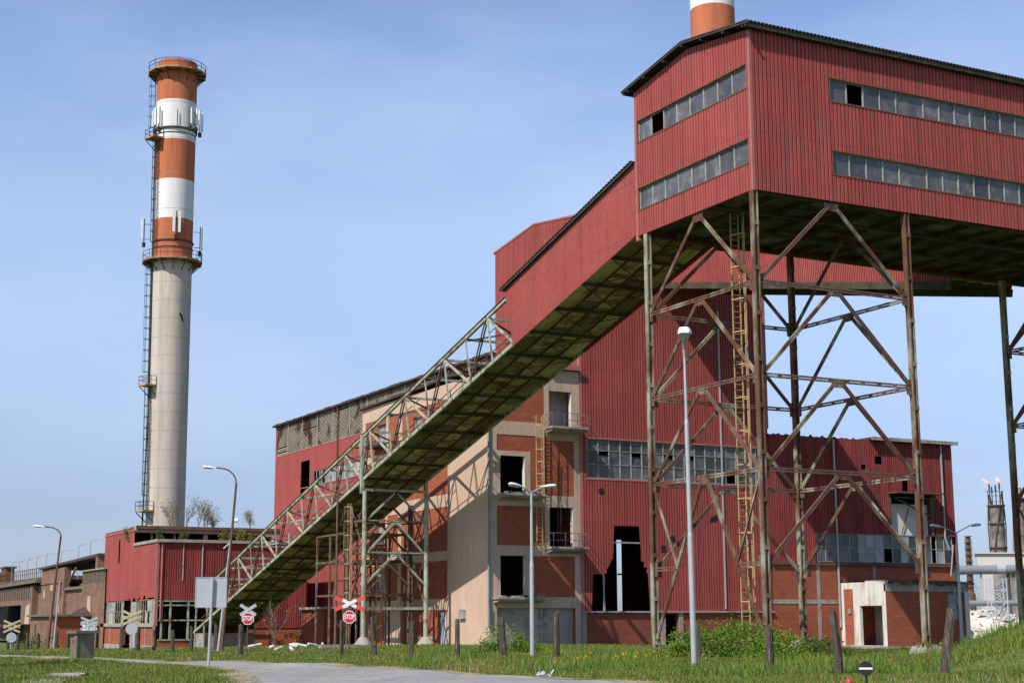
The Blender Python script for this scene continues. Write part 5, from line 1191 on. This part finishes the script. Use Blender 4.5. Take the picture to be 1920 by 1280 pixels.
tp = b + Z * 11.9 + ln_ * .95; hd = tp + Z * .62 + TC * .75 - SR * .12
part("arm", "galv", t, lambda m: m.path([tp, tp + Z * .3 + TC * .06 - SR * .02, tp + Z * .52 + TC * .25 - SR * .05, hd], .055, 8))
def f(m):
    c = hd + Z * .05; a = SR; d = TC
    def ring(k, zz, w_, l_): return [c + d * (k - l_) - a * w_ * .7 + Z * zz, c + d * (k - l_) + a * w_ * .7 + Z * zz, c + d * (k + l_ * .6) + a * w_ + Z * zz, c + d * (k + l_) + a * w_ * .55 + Z * zz, c + d * (k + l_) - a * w_ * .55 + Z * zz, c + d * (k + l_ * .6) - a * w_ + Z * zz]
    r1, r2, r3 = ring(.3, .0, .27, .5), ring(.3, .1, .26, .5), ring(.28, .26, .19, .36); m.faces(r1 + r2 + r3, [(5, 4, 3, 2, 1, 0), (12, 13, 14, 15, 16, 17)] + [(i, (i + 1) % 6, 6 + (i + 1) % 6, 6 + i) for i in range(6)] + [(6 + i, 6 + (i + 1) % 6, 12 + (i + 1) % 6, 12 + i) for i in range(6)])
h_ = part("lamp_head", "lampw", t, f)
def f(m):
    c = hd + Z * .045; a = SR; d = TC
    m.hexa([c + d * .02 - a * .12 - Z * .2, c + d * .55 - a * .14 - Z * .2, c + d * .55 + a * .14 - Z * .2, c + d * .02 + a * .12 - Z * .2, c - d * .1 - a * .17, c + d * .72 - a * .24, c + d * .72 + a * .24, c - d * .1 + a * .17])
part("lens", "lens", h_, f)
# far lamps in a row behind the ruin
lm = None; GF = "lamps in a row behind the ruin"
for k, (y, z) in enumerate([(296.9, 13.05), (289.6, 13.0), (282.1, 13.1), (274.0, 13.25), (265.9, 13.3), (254.1, 13.3), (241.5, 13.7), (233.6, 13.95)]):
    if lm is None:
        lm = thing("far_street_lamp", "", "street lamp", (52, y, z - 14), GF); zb = z - 14
        part("pole", "mull", lm, lambda m: m.tube((52, y, zb), (52, y, zb + 13.6), .07, .05, 6)); part("arm", "mull", lm, lambda m: m.path([V((52, y, zb + 13.6)), V((52, y, zb + 13.9)) + SR * .2, V((52, y, zb + 14)) + SR * 1.1], .045, 5))
        part("lamp_head", "signback", lm, lambda m: m.hexa([V((52, y, zb + 13.95)) + SR * 1.0 + o for o in (V((0, 0, 0)), SR * .8, SR * .8 + TC * -.25, TC * -.25, Z * .12, SR * .75 + Z * .2, SR * .75 + TC * -.25 + Z * .2, TC * -.25 + Z * .12)])); o = lm
    else: o = copy_tree(lm); o.location = (52, y, z - 14)
    o['label'] = ["far curved lamp above the rusty walkway, first from the left", "far curved lamp above the rusty walkway, second from the left", "far curved lamp above the rusty walkway, third from the left", "far curved lamp above the rusty walkway, fourth from the left", "far curved lamp just left of the ruin's sloping roof end", "far curved lamp half hidden by the leaning dark lamp post", "far curved lamp above the ruin's torn bay, left of its pair", "far curved lamp nearest the red shed, above the ruin's roof tip"][k]

# ------------------------------------------------------------------ signs
def face(p): d = V((-p[0], -p[1], 0)).normalized(); return d, d.cross(Z) * -1      # towards the road, rightwards as seen from it
def plate(m, c, a, n, pts, th=.02, k=0.0):          # flat plate from 2-D outline, facing n
    c = V(c); P = [c + a * u + Z * v + n * k for u, v in pts]; Q = [p + n * th for p in P]; L_ = len(P)
    m.faces(P + Q, [tuple(range(L_))[::-1], tuple(range(L_, 2 * L_))] + [(i, (i + 1) % L_, L_ + (i + 1) % L_, L_ + i) for i in range(L_)])
def ngon(r, n, ph=0): return [(r * math.cos(ph + 2 * math.pi * i / n), r * math.sin(ph + 2 * math.pi * i / n)) for i in range(n)]
def arm_pts(l0, l1, w, ang): c, s_ = math.cos(ang), math.sin(ang); return [(l0 * c - w * s_ * -1 * -1, l0 * s_ + w * c) if False else (u * c - v * s_, u * s_ + v * c) for u, v in ((l0, -w), (l1, -w), (l1, w), (l0, w))]
def stop_text(parent, c, a, n, size):
    cu = bpy.data.curves.new("lettering", 'FONT'); cu.body = "STOP"; cu.size = size; cu.align_x = 'CENTER'; cu.align_y = 'CENTER'; cu.extrude = .004; cu.offset = .012; cu.materials.append(M["signw"])
    tmp = bpy.data.objects.new('lettering_curve', cu); COL.objects.link(tmp); bpy.context.view_layer.update(); me = bpy.data.meshes.new_from_object(tmp.evaluated_get(bpy.context.evaluated_depsgraph_get())); bpy.data.objects.remove(tmp); bpy.data.curves.remove(cu)
    me.materials.clear(); me.materials.append(M['signw']); o = bpy.data.objects.new("lettering", me); COL.objects.link(o); o.parent = parent; R_ = Matrix((a * .62, Z, n)).transposed(); o.matrix_local = Matrix.Translation(V(c) - OFF[parent.name]) @ R_.to_4x4()
def crossing_sign(x, y, label, zx, ang, tips, zs, dx=0.0):
    b = V((x, y, gz(x, y))); n, a = face((x, y)); t = thing("stop_sign", label, "road sign", b, "stop signs under railway crossbucks")
    part("pole", "brown", t, lambda m: m.tube(b - Z * .3, b + Z * (zx + .2), .038, None, 8))
    for s_ in (1, -1):
        L_ = .40 if tips else .50
        cr = part("crossbuck", "signw" if tips else "signback", t, lambda m: plate(m, b + Z * zx + a * dx, a, n, [(u, v) for u, v in arm_pts(-L_, L_, .085, s_ * ang)], .02, .06 + .012 * s_))
        if tips:
            def f(m):
                for e in (-1, 1): plate(m, b + Z * zx, a, n, arm_pts(e * .43, e * .82, .105, s_ * ang * .82), .02, .062 + .012 * s_)
            part("red_tip", "signo", cr, f)
    d = part("stop_disc", "signr", t, lambda m: plate(m, b + Z * zs, a, n, ngon(.315, 8, math.pi / 8), .02, .09))
    def f(m):
        o1, o2 = ngon(.35, 8, math.pi / 8), ngon(.313, 8, math.pi / 8)
        for i in range(8): j = (i + 1) % 8; plate(m, b + Z * zs, a, n, [o1[i], o1[j], o2[j], o2[i]], .024, .088)
    part("rim", "signw", d, f); stop_text(d, b + Z * zs + n * .118, a, n, .34); return t
crossing_sign(26.92, 82.2, "red stop sign under a plain grey crossbuck, in front of the dark conveyor foot", 2.41, math.radians(33), False, 1.95)
crossing_sign(30.4, 76.13, "red stop sign under a white crossbuck with four red tips, beside the pale trestle leg", 2.66, math.radians(27), True, 1.97)
def back_sign(x, y, label, zx, zd, mat, disc=True, double=True):
    b = V((x, y, gz(x, y))); n, a = face((x, y)); t = thing("crossbuck_sign", label, "road sign", b, "signs seen from behind")
    part("pole", "galv", t, lambda m: m.tube(b - Z * .3, b + Z * (zx + .2), .035, None, 8))
    for dz, du in (((-.12, 0), (.2, 0)) if double else ((0, -.42), (.02, .42))):
        L_ = .62 if double else .5
        for s_ in (1, -1): part("crossbuck", mat, t, lambda m: plate(m, b + Z * (zx + dz) + a * du, a, n, arm_pts(-L_, L_, .075, s_ * math.radians(24 if double else 36)), .02, .05 + .012 * s_))
    if disc: part("disc", "signback", t, lambda m: plate(m, b + Z * zd, a, n, ngon(.36, 20), .02, .05))
back_sign(24.11, 96.13, "cream crossbuck and blank grey disc seen from behind, before the red shed", 2.0, 1.37, "signy")
back_sign(20.69, 116.93, "cream crossbuck and blank grey disc seen from behind, at the far left edge", 1.75, 1.0, "signy")
back_sign(24.74, 110.47, "grey white double crossbuck above the concrete kiosk at the left", 1.75, 0, "signback", False)
b = V((17.38, 57.62, gz(17.38, 57.62))); n, a = face((17.38, 57.62)); t = thing("blank_sign", "large blank grey rectangular sign back on a silver pole in the left foreground grass", "road sign", b)
part("pole", "galv", t, lambda m: m.tube(b - Z * .3, b + Z * 3.33 + SR * .07, .055, None, 12))
part("panel", "signback", t, lambda m: plate(m, b + Z * 2.78 + SR * .02, a, n, [(-.57, -.55), (.57, -.55), (.57, .55), (-.57, .55)], .03, -.10))
def f(m):
    for u, v, du, dv in ((0, .55, .58, .02), (0, -.55, .58, .02), (-.57, 0, .02, .56), (.57, 0, .02, .56)): plate(m, b + Z * (2.78 + v) + SR * .02, a, n, [(u - du, -dv), (u + du, -dv), (u + du, dv), (u - du, dv)], .05, -.11)
part("rim", "galv", t, f)
b = V((26.85, 31.67, gz(26.85, 31.67))); n, a = face((26.85, 31.67)); t = thing("rail_disc", "black round railway disc with one white bar at the bottom right", "rail signal", b)
part("post", "black", t, lambda m: m.tube(b - Z * .3, b + Z * .5, .03, None, 8)); dk = part("disc", "black", t, lambda m: plate(m, b + Z * .54, a, n, ngon(.185, 28), .02, .03)); part("white_bar", "signw", dk, lambda m: plate(m, b + Z * .54, a, n, [(-.17, -.025), (.17, -.025), (.17, .025), (-.17, .025)], .01, .052))
b = V((25.48, 30.71, gz(25.48, 30.71))); t = thing("marker_stone", "red topped white marker stone at the bottom edge beside the black disc", "marker post", b)
part("post", "signw", t, lambda m: m.lathe(b, [(.085, -.3), (.08, .17)], 12)); part("red_cap", "signr", t, lambda m: m.lathe(b, [(.09, .165), (.088, .23), (.06, .29), (0.0, .305)], 12))

# ------------------------------------------------------------------ fence posts
POSTS = [(31.23, 37.99, 1.95, .125, .10, "thick grey split post left of the black railway disc"), (32.27, 34.66, 1.9, .15, -.16, "thickest splintered leaning post at the right, before the brick annex"),
 (32.52, 43.25, 1.5, .13, -.02, "weathered post in front of the rusted front leg of the steel tower"), (38.63, 56.4, 1.7, .13, .02, "weathered post half hidden behind the tall silver lamp"),
 (35.6, 63.5, 2.15, .15, .0, "straight grey post right of the double arm lamp"), (34.65, 66.9, 1.9, .15, .08, "bent grey post left of the double arm lamp"), (33.83, 70.37, 1.95, .14, 0, "dark square post before the tan plaster wall"),
 (32.49, 72.92, 1.75, .13, -.03, "dark post before the right leg of the pale trestle"), (30.98, 74.11, 1.95, .15, .06, "thick dark leaning post between the trestle legs, a stump at its foot"), (29.61, 75.18, 1.8, .12, 0, "dark post just left of the stop sign with the red tipped crossbuck"),
 (26.2, 81.07, 1.7, .15, 0, "dark post just left of the stop sign with the plain grey crossbuck"), (30.02, 98.06, 1.6, .13, 0, "dark post left of the brown leaning lamp under the conveyor"), (28.17, 97.24, 1.6, .12, 0, "dark post below the blank sign's left half"),
 (26.2, 94.38, 1.35, .12, 0, "dark post before the glazed corner of the red shed"), (25.78, 96.96, 1.4, .13, .03, "dark post before the shed's pale corner pier"), (24.91, 97.68, 1.45, .14, 0, "dark post right of the cream crossbuck with the disc before the shed"), (27.2, 111.19, 1.5, .14, 0, "dark post before the left end of the red shed"),
 (23.08, 109.15, 1.2, .12, 0, "post half hidden behind the concrete kiosk"), (22.91, 112.07, 1.2, .12, 0, "post before the low brick outbuilding, right of the slim lamp"), (22.31, 115.49, 1.2, .12, 0, "post before the low brick outbuilding, left of the slim lamp"),
 (21.21, 113.55, 1.2, .11, .02, "thin post before the plank lean-to at the far left, right hand one"), (21.58, 119.19, 1.2, .11, 0, "thin post before the plank lean-to at the far left, middle one"), (20.96, 119.74, 1.2, .11, 0, "thin post at the extreme left edge beside the cream crossbuck")]
GP = "old fence posts along the verge"
for i, (x, y, h, r, ln, lb) in enumerate(POSTS):
    mb = MB(); n_ = 9; rng = random.Random(i); lv = 8; z0 = gz(x, y); vs = []
    ph = [rng.uniform(.78, 1.18) for _ in range(n_)]
    for k in range(lv + 1):
        for j in range(n_):
            t_ = 2 * math.pi * j / n_; q = r * ph[j] * rng.uniform(.93, 1.07) * (1.05 - .12 * k / lv); zz = h * k / lv + (rng.uniform(-.10, .06) if k == lv else 0)
            vs.append((x + q * math.cos(t_) + SR.x * -ln * k / lv * h, y + q * math.sin(t_) + SR.y * -ln * k / lv * h, z0 + (zz if k else -.3)))
    fs = [(k * n_ + j, k * n_ + (j + 1) % n_, (k + 1) * n_ + (j + 1) % n_, (k + 1) * n_ + j) for k in range(lv) for j in range(n_)]; fs.append(tuple(lv * n_ + j for j in range(n_))); mb.faces(vs, fs)
    o = obj("fence_post", mb, "wood", None, (x, y, z0)); tag(o, lb, "post", GP)
mb = MB(); x, y = 30.75, 73.5; mb.lathe((x, y, gz(x, y)), [(.13, -.2), (.12, .3), (.08, .45), (.13, .5), (.09, .72), (0, .78)], 9); tag(obj("tree_stump", mb, "wood", None, (x, y, gz(x, y))), "short gnarled stump leaning on the thick post between the trestle legs", "stump")

# ------------------------------------------------------------------ concrete kiosk, debris
b = V((16.54, 75.44, gz(16.54, 75.44))); t = thing("concrete_kiosk", "small square concrete kiosk with an overhanging slab in the grass at the left", "kiosk", b)
kx, ky = b.x, b.y
def rot(m0):
    mb = m0; c, s_ = math.cos(.2), math.sin(.2); mb.v = [(kx + (p[0] - kx) * c - (p[1] - ky) * s_, ky + (p[0] - kx) * s_ + (p[1] - ky) * c, p[2]) for p in mb.v]
part("body", "concd", t, lambda m: (m.box(kx - .33, kx + .5, ky - .42, ky + .42, b.z - .2, b.z + 1.2), m.box(kx - .40, kx - .331, ky - .45, ky - .2, b.z - .2, b.z + 1.2), rot(m)))
part("roof_slab", "concd", t, lambda m: (m.box(kx - .5, kx + .68, ky - .6, ky + .6, b.z + 1.2, b.z + 1.33), rot(m)))
part("side_opening", "brickd", t, lambda m: (m.box(kx - .345, kx - .332, ky + .0, ky + .25, b.z + .75, b.z + .95), rot(m)))
GD = "broken white pipe pieces lying in the grass"
for i, (x, y, l, lb) in enumerate([(34.6, 104.0, 1.1, "white broken pipe at the left end of the scatter, near the grey crossbuck stop sign"), (32.7, 93.6, .9, "white broken pipe lying nearest the road in the scatter"), (33.4, 93.2, 1.0, "white broken pipe beside the one nearest the road, to its right"), (37.2, 103.4, .8, "short white lump in the middle of the scatter"), (38.8, 106.6, 1.1, "thick white broken pipe in the middle of the scatter, tilted"), (40.4, 108.3, .9, "white block right of the middle of the scatter"), (45.9, 120.5, 1.5, "white broken pipe farthest back, by the brick base"), (33.1, 96.0, .5, "small white fragment left of the nearest pipes")]):
    z = gz(x, y) + .22; u = V((math.cos(i * .7), math.sin(i * .7), .18)); m = MB(); m.smooth = True; m.tube(V((x, y, z)) - u * l / 2.2, V((x, y, z)) + u * l / 2.2, .11, .09, 10); tag(obj("broken_pipe", m, "white", None, (x, y, z)), lb, "pipe", GD)
m = MB(); m.box(37.4, 40.2, 98.6, 99.2, -.1, .28); tag(obj("concrete_slab", m, "conc", None, (38.8, 98.9, 0)), "flat grey concrete slab in the grass before the brick porch", "slab")

# ------------------------------------------------------------------ saplings behind the shed
def sapling(x, y, z, h, spread, label, nleaf, mat, nb=10, group=None):
    t = thing("sapling", label, "tree", (x, y, z), group or ("saplings growing on the shed roof" if z > 11 else None)); tips = []; mb = MB(); rng = random.Random(int(x * 10 + h * 7))
    def grow(p, d, l, r, dep):
        q = p + d * l; mb.tube(p, q, r, r * .7, 4, False); tips.append(q)
        if dep: 
            for k in range(3 if dep > 1 else 2): nd = (d + V((rng.gauss(0, .42), rng.gauss(0, .42), rng.uniform(-.05, .4)))).normalized(); grow(p + d * l * rng.uniform(.45, 1), nd, l * rng.uniform(.5, .75), r * .6, dep - 1)
    for k in range(nb): o = V((x + rng.gauss(0, spread * .5), y + rng.gauss(0, spread * .4), z)); grow(o, V((rng.gauss(0, .18), rng.gauss(0, .18), 1)).normalized(), h * rng.uniform(.3, .55), .045, 3)
    obj("trunk", mb, "twig", t); lf = MB()
    for k in range(nleaf):
        q = rng.choice(tips) + V((rng.gauss(0, .2), rng.gauss(0, .2), rng.gauss(0, .2))); u = V((rng.gauss(0, 1), rng.gauss(0, 1), rng.gauss(0, 1))).normalized() * .085; w_ = V((rng.gauss(0, 1), rng.gauss(0, 1), rng.gauss(0, 1))).normalized() * .06; lf.poly([q - u, q + w_, q + u, q - w_])
    obj("crown", lf, mat, t)
sapling(50.6, 172.5, 11.62, 4.6, 2.2, "bare branched sapling thicket right of the tall chimney, above the shed roof", 900, "leafy", 9)
sapling(48.0, 175.0, 11.62, 5.4, .5, "thin wispy sapling touching the right edge of the tall chimney", 220, "leafy", 3)
sapling(56.2, 171.0, 11.62, 4.2, .3, "small leafy sapling between the shed roof and the louvre hall", 420, "leafy", 1)
sapling(52.6, 173.5, 11.62, 2.6, .6, "low leafy sapling left of the brown leaning lamp, above the shed roof", 260, "leafy", 3)

# ------------------------------------------------------------------ works beyond the bank at the right
th = thing("flare_stack", "stained grey flare stack crowned by thin pipes with two small orange flames", "flare stack", (192.9, 192.8, 0))
fx, fy = 192.9, 192.8
def f(m):
    m.smooth = True; m.lathe((fx, fy, 0), [(1.7, -2), (1.6, 8), (1.4, 12), (1.2, 14), (1.3, 16.5), (1.15, 18), (1.2, 20.4), (.9, 20.6), (0, 20.7)], 18)
part("shaft", "stack", th, f)
def f(m):
    for k in range(4): a_ = k * 1.55 + .4; m.path([V((fx + 1.42 * math.cos(a_ + z * .12), fy + 1.42 * math.sin(a_ + z * .12), z)) for z in (0, 5, 9, 13, 17, 20, 22.5)], .1, 5)
    for z in (9, 13.5, 17.5, 20.5): m.lathe((fx, fy, z), [(1.1, 0), (1.5, 0), (1.5, .2), (1.1, .2)], 16)
part("pipework", "beam", th, f)
tips = []
for k, (du, hh) in enumerate(((-.95, 24.2), (-.55, 23.7), (.1, 24.0), (.75, 24.4), (1.1, 22.9))):
    p = V((fx, fy, 20.5)) + SR * du; tips.append(p + Z * (hh - 20.5)); part("flare_pipe", "fascia", th, lambda m: (m.tube(p, p + Z * (hh - 20.5), .1, .08, 6), m.tube(p + Z * (hh - 21.5), p + Z * (hh - 20.4), .16, .13, 6)))
def f(m):
    for z in (21.3, 22.3, 23.0): m.bar(V((fx, fy, z)) - SR * 1.3, V((fx, fy, z)) + SR * 1.3, .07, .08); 
    m.bar(V((fx, fy, 23.0)) - SR * 1.6, V((fx, fy, 23.0)) + SR * 1.2, .2, .1)
    for u in (-1.25, 1.25): m.bar(V((fx, fy, 18)) + SR * u, V((fx, fy, 23.2)) + SR * u, .08, .08, X)
part("pipe_frame", "fascia", th, f)
for tp, d in ((tips[0], -1.0), (tips[3], -.35)):
    mb = MB(); mb.smooth = True; n_ = 10; vs = []; fs = []
    prof = [(0, .12), (.3, .5), (.7, .72), (1.1, .62), (1.5, .35), (1.9, .05)]
    for s_, r_ in prof:
        for i in range(n_): t_ = 2 * math.pi * i / n_; vs.append(tp + Z * (s_ * .5) + SR * (d * s_ * .6) + SR * (.55 * r_ * (.8 + .3 * math.sin(i * 2.3 + s_ * 4)) * math.cos(t_)) + TC * (.55 * r_ * math.sin(t_)))
    for k in range(5): fs += [(k * n_ + i, k * n_ + (i + 1) % n_, (k + 1) * n_ + (i + 1) % n_, (k + 1) * n_ + i) for i in range(n_)]
    mb.faces(vs, fs); obj("flame", mb, "flame", th)
th = thing("process_column", "stained grey process column half hidden behind the right hand tower leg", "process tower", (204, 198.8, 0))
part("shaft", "stack", th, lambda m: m.lathe((204.2, 198.8, 0), [(1.7, -2), (1.6, 10), (1.25, 16), (1.0, 22), (.7, 24.5), (0, 24.6)], 14)); part("ladder", "beam", th, lambda m: m.path([V((205.4, 197.6, 0)), V((205.4, 197.6, 10)), V((205.0, 198, 22))], .12, 5))
th = thing("thin_column", "thin rust red lattice column standing far off between the wide hall and the gantry", "process tower", (189.5, 196.2, 0))
part("shaft", "brown", th, lambda m: m.lathe((189.5, 196.2, 0), [(.9, -2), (.75, 6), (.42, 6.5), (.36, 15.6), (0, 15.7)], 10))
def f(m):
    for k in range(12): m.lathe((189.5, 196.2, 4 + k * 1.05), [(.4, 0), (.66, 0), (.66, .1), (.4, .1)], 8)
    for k in range(4): a_ = k * 1.57; m.tube((189.5 + .66 * math.cos(a_), 196.2 + .66 * math.sin(a_), 2), (189.5 + .66 * math.cos(a_), 196.2 + .66 * math.sin(a_), 15.4), .05, None, 5)
part("gallery_ring", "fascia", th, f)
for (u, hgt, lb) in ((3.4, 9.5, "slim yellowed pipe column beside the thin rust red one"), (12.0, 10, "dark standing pipe between the gantry posts")):
    p = V((189.5, 196.2, 0)) + SR * u; t = thing("pipe_column", lb, "pipe", p); part("pipe", "cream" if u < 5 else "stack", t, lambda m: m.tube(p - Z * 2, p + Z * hgt, .5, .42, 10)); part("flange", "fascia", t, lambda m: [m.tube(p + Z * z, p + Z * (z + .2), .6, None, 10) for z in (3, 6, hgt - .3)])
gp = V((126.8, 128.0, 0)); th = thing("pipe_gantry", "white painted portal gantry carrying pipes beyond the grassy bank", "gantry", gp)
part("beam", "gantry", th, lambda m: (m.bar(gp - SR * 1.6 + Z * 8.0, gp + SR * 16 + Z * 7.9, 1.0, 1.75), m.bar(gp - SR * 1.8 + Z * 9.0, gp + SR * 16 + Z * 8.9, 1.5, .14)))
for u in (-.55, 14):
    part("leg", "gantry", th, lambda m: m.bar(gp + SR * u - Z * 2, gp + SR * u + Z * 7.2, 1.15, 1.1, SR))
part("pier", "conc", th, lambda m: (m.bar(gp - SR * .55 - Z * 2, gp - SR * .55 + Z * 2.1, 1.2, 1.3, SR), m.bar(gp + SR * 2.6 - Z * 2, gp + SR * 2.6 + Z * 7.0, .8, .8, SR)))
p0 = V((122.3, 124.1, 0)); t = thing("steam_pipe", "thick pale grey lagged pipe running behind the gantry", "pipe", p0)
part("pipe", "pipe", t, lambda m: (setattr(m, 'smooth', True), m.tube(p0 - SR * 5 + Z * 6.95, p0 + SR * 18 + Z * 7.25, .48, None, 14))); part("joint", "signback", t, lambda m: (m.tube(p0 + SR * 1.0 + Z * 7.1, p0 + SR * 1.9 + Z * 7.1, .53, None, 14),)); part("valve", "beam", t, lambda m: m.box(p0.x + 2, p0.x + 2.6, p0.y - 1.5, p0.y - .8, 6.2, 6.8))
t = thing("steam_pipe", "lower thin grey pipe running above the rubble heap", "pipe", p0 - Z * .1); part("pipe", "pipe", t, lambda m: m.tube(p0 - SR * 3.6 + Z * 3.5, p0 + SR * 16 + Z * 3.55, .3, None, 12)); part("support", "signback", t, lambda m: [m.tube(p0 + SR * u - Z * 2, p0 + SR * u + Z * 3.4, .15, None, 6) for u in (-3.2, 2, 9)])
lp = V((120.4, 120.9, 0)); t = thing("lattice_mast", "pale blue lattice mast in front of the gantry, behind the bank", "mast", lp)
def f(m):
    for u in (-.85, .85):
        for v in (-.6, .6): m.bar(lp + SR * u + TC * v - Z * 1.5, lp + SR * u + TC * v + Z * 6.0, .09, .09, SR)
part("leg", "lattice", t, f)
def f(m):
    z = -1.2
    while z < 5.6:
        for v in (-.6, .6):
            o = lp + TC * v; m.bar(o - SR * .85 + Z * z, o + SR * .85 + Z * (z + 1.2), .05, .05); m.bar(o + SR * .85 + Z * z, o - SR * .85 + Z * (z + 1.2), .05, .05); m.bar(o - SR * .85 + Z * z, o + SR * .85 + Z * z, .07, .07)
        z += 1.2
part("lacing", "lattice", t, f)
mb = MB(); n_ = 46; rng = np.random.default_rng(3); cx, cy = 121.6, 124.2
for j in range(n_):
    for i in range(n_):
        u, v = (i / (n_ - 1) - .5) * 2, (j / (n_ - 1) - .5) * 2; d = math.hypot(u, v); h_ = 3.7 * max(0, 1 - d ** 1.6) * (1 + .12 * math.sin(u * 9) * math.sin(v * 7)) + rng.normal(0, .13) - .9
        p = V((cx, cy, 0)) + SR * (u * 8) + TC * (v * 8); mb.v.append((p.x, p.y, h_))
mb.f = [(j * n_ + i, j * n_ + i + 1, (j + 1) * n_ + i + 1, (j + 1) * n_ + i) for j in range(n_ - 1) for i in range(n_ - 1)]; mb.mi = [0] * len(mb.f)
tag(obj("rubble_heap", mb, "rubble", None, (cx, cy, 0)), "pale heap of broken concrete and plaster behind the bank at the right", "rubble heap")
rb = MB()
for k in range(70):
    u, v = random.gauss(0, .35), random.gauss(.35, .25); p = V((cx, cy, 0)) + SR * (u * 8) + TC * (v * 8); h_ = 3.7 * max(0, 1 - math.hypot(u, v) ** 1.6) - .85; s_ = random.uniform(.12, .5); rb.bar(p + Z * h_ - V((random.uniform(-s_, s_), random.uniform(-s_, s_), 0)), p + Z * (h_ + random.uniform(.05, .35)) + V((random.uniform(-s_, s_), random.uniform(-s_, s_), 0)), s_, s_ * .6)
o = obj("rubble", rb, "gantry", None, (cx, cy, 0)); o['kind'] = 'stuff'
cpx = V((cx, cy, 0)) - SR * 5.2 + TC * 5.6
t = thing("broken_crate", "white slotted concrete block with dark holes at the foot of the rubble heap", "block", cpx)
part("body", "gantry", t, lambda m: m.bar(cpx - SR * 2.2 + Z * .75, cpx + SR * 2.0 + Z * 1.1, 1.0, .8)); part("slot_shade", "dark", t, lambda m: [m.bar(cpx + SR * (u - .13) + TC * .52 + Z * (1.02 + u * .08), cpx + SR * (u + .13) + TC * .52 + Z * (1.04 + u * .08), .03, .42) for u in (-1.2, -.6, 0, .6, 1.2)])  # dark bars on the face, drawn-in shade of the holes
for (u, hgt, lb) in ((-6.4, 9.0, "bare scrubby tree left of the gantry beside the wide hall"), (-3.2, 7.5, "bare scrubby tree behind the gantry's left leg"), (6.5, 6.5, "bare scrubby tree behind the lattice mast")):
    p = V((150, 154, -.5)) + SR * u; sapling(p.x, p.y, p.z, hgt, 1.6, lb, 420, "leafy", 7)

# a leafy tree standing just off the left edge of the view, shading the near grass
t = thing("shade_tree", "leafy roadside tree just outside the left edge, casting the dark shade on the near grass", "tree", (6.8, 64.6, 0))
tx, ty = 6.8, 64.6
part("trunk", "twig", t, lambda m: (m.tube((tx, ty, -.3), (tx + .1, ty, 4.2), .28, .2, 10), m.tube((tx + .1, ty, 4.2), (tx + .9, ty + .4, 7), .15, .05, 6), m.tube((tx + .1, ty, 4.2), (tx - .8, ty - .4, 7.2), .15, .05, 6)))
mb = MB(); leafcloud(mb, (tx, ty, 6.6), (1.8, 2.6, 2.2), 3000, .17); obj("crown", mb, "leaf", t)
m = MB(); q = V((24.2, 43.9, gz(24.2, 43.9) + .06))
for k in range(7): u = V(RNG.normal(0, .14, 3)); v = V(RNG.normal(0, .14, 3)); o_ = q + V((random.uniform(-.2, .2), random.uniform(-.15, .15), random.uniform(0, .08))); m.poly([o_ - u, o_ + v, o_ + u, o_ - v])
tag(obj("plastic_scrap", m, "doorg", None, q), "crumpled pale blue plastic scrap at the sandy edge of the road", "litter")
sapling(33.6, 97.5, -.1, 3.6, .3, "bare thin sapling standing among the broken white pipes", 25, "leafy", 3)
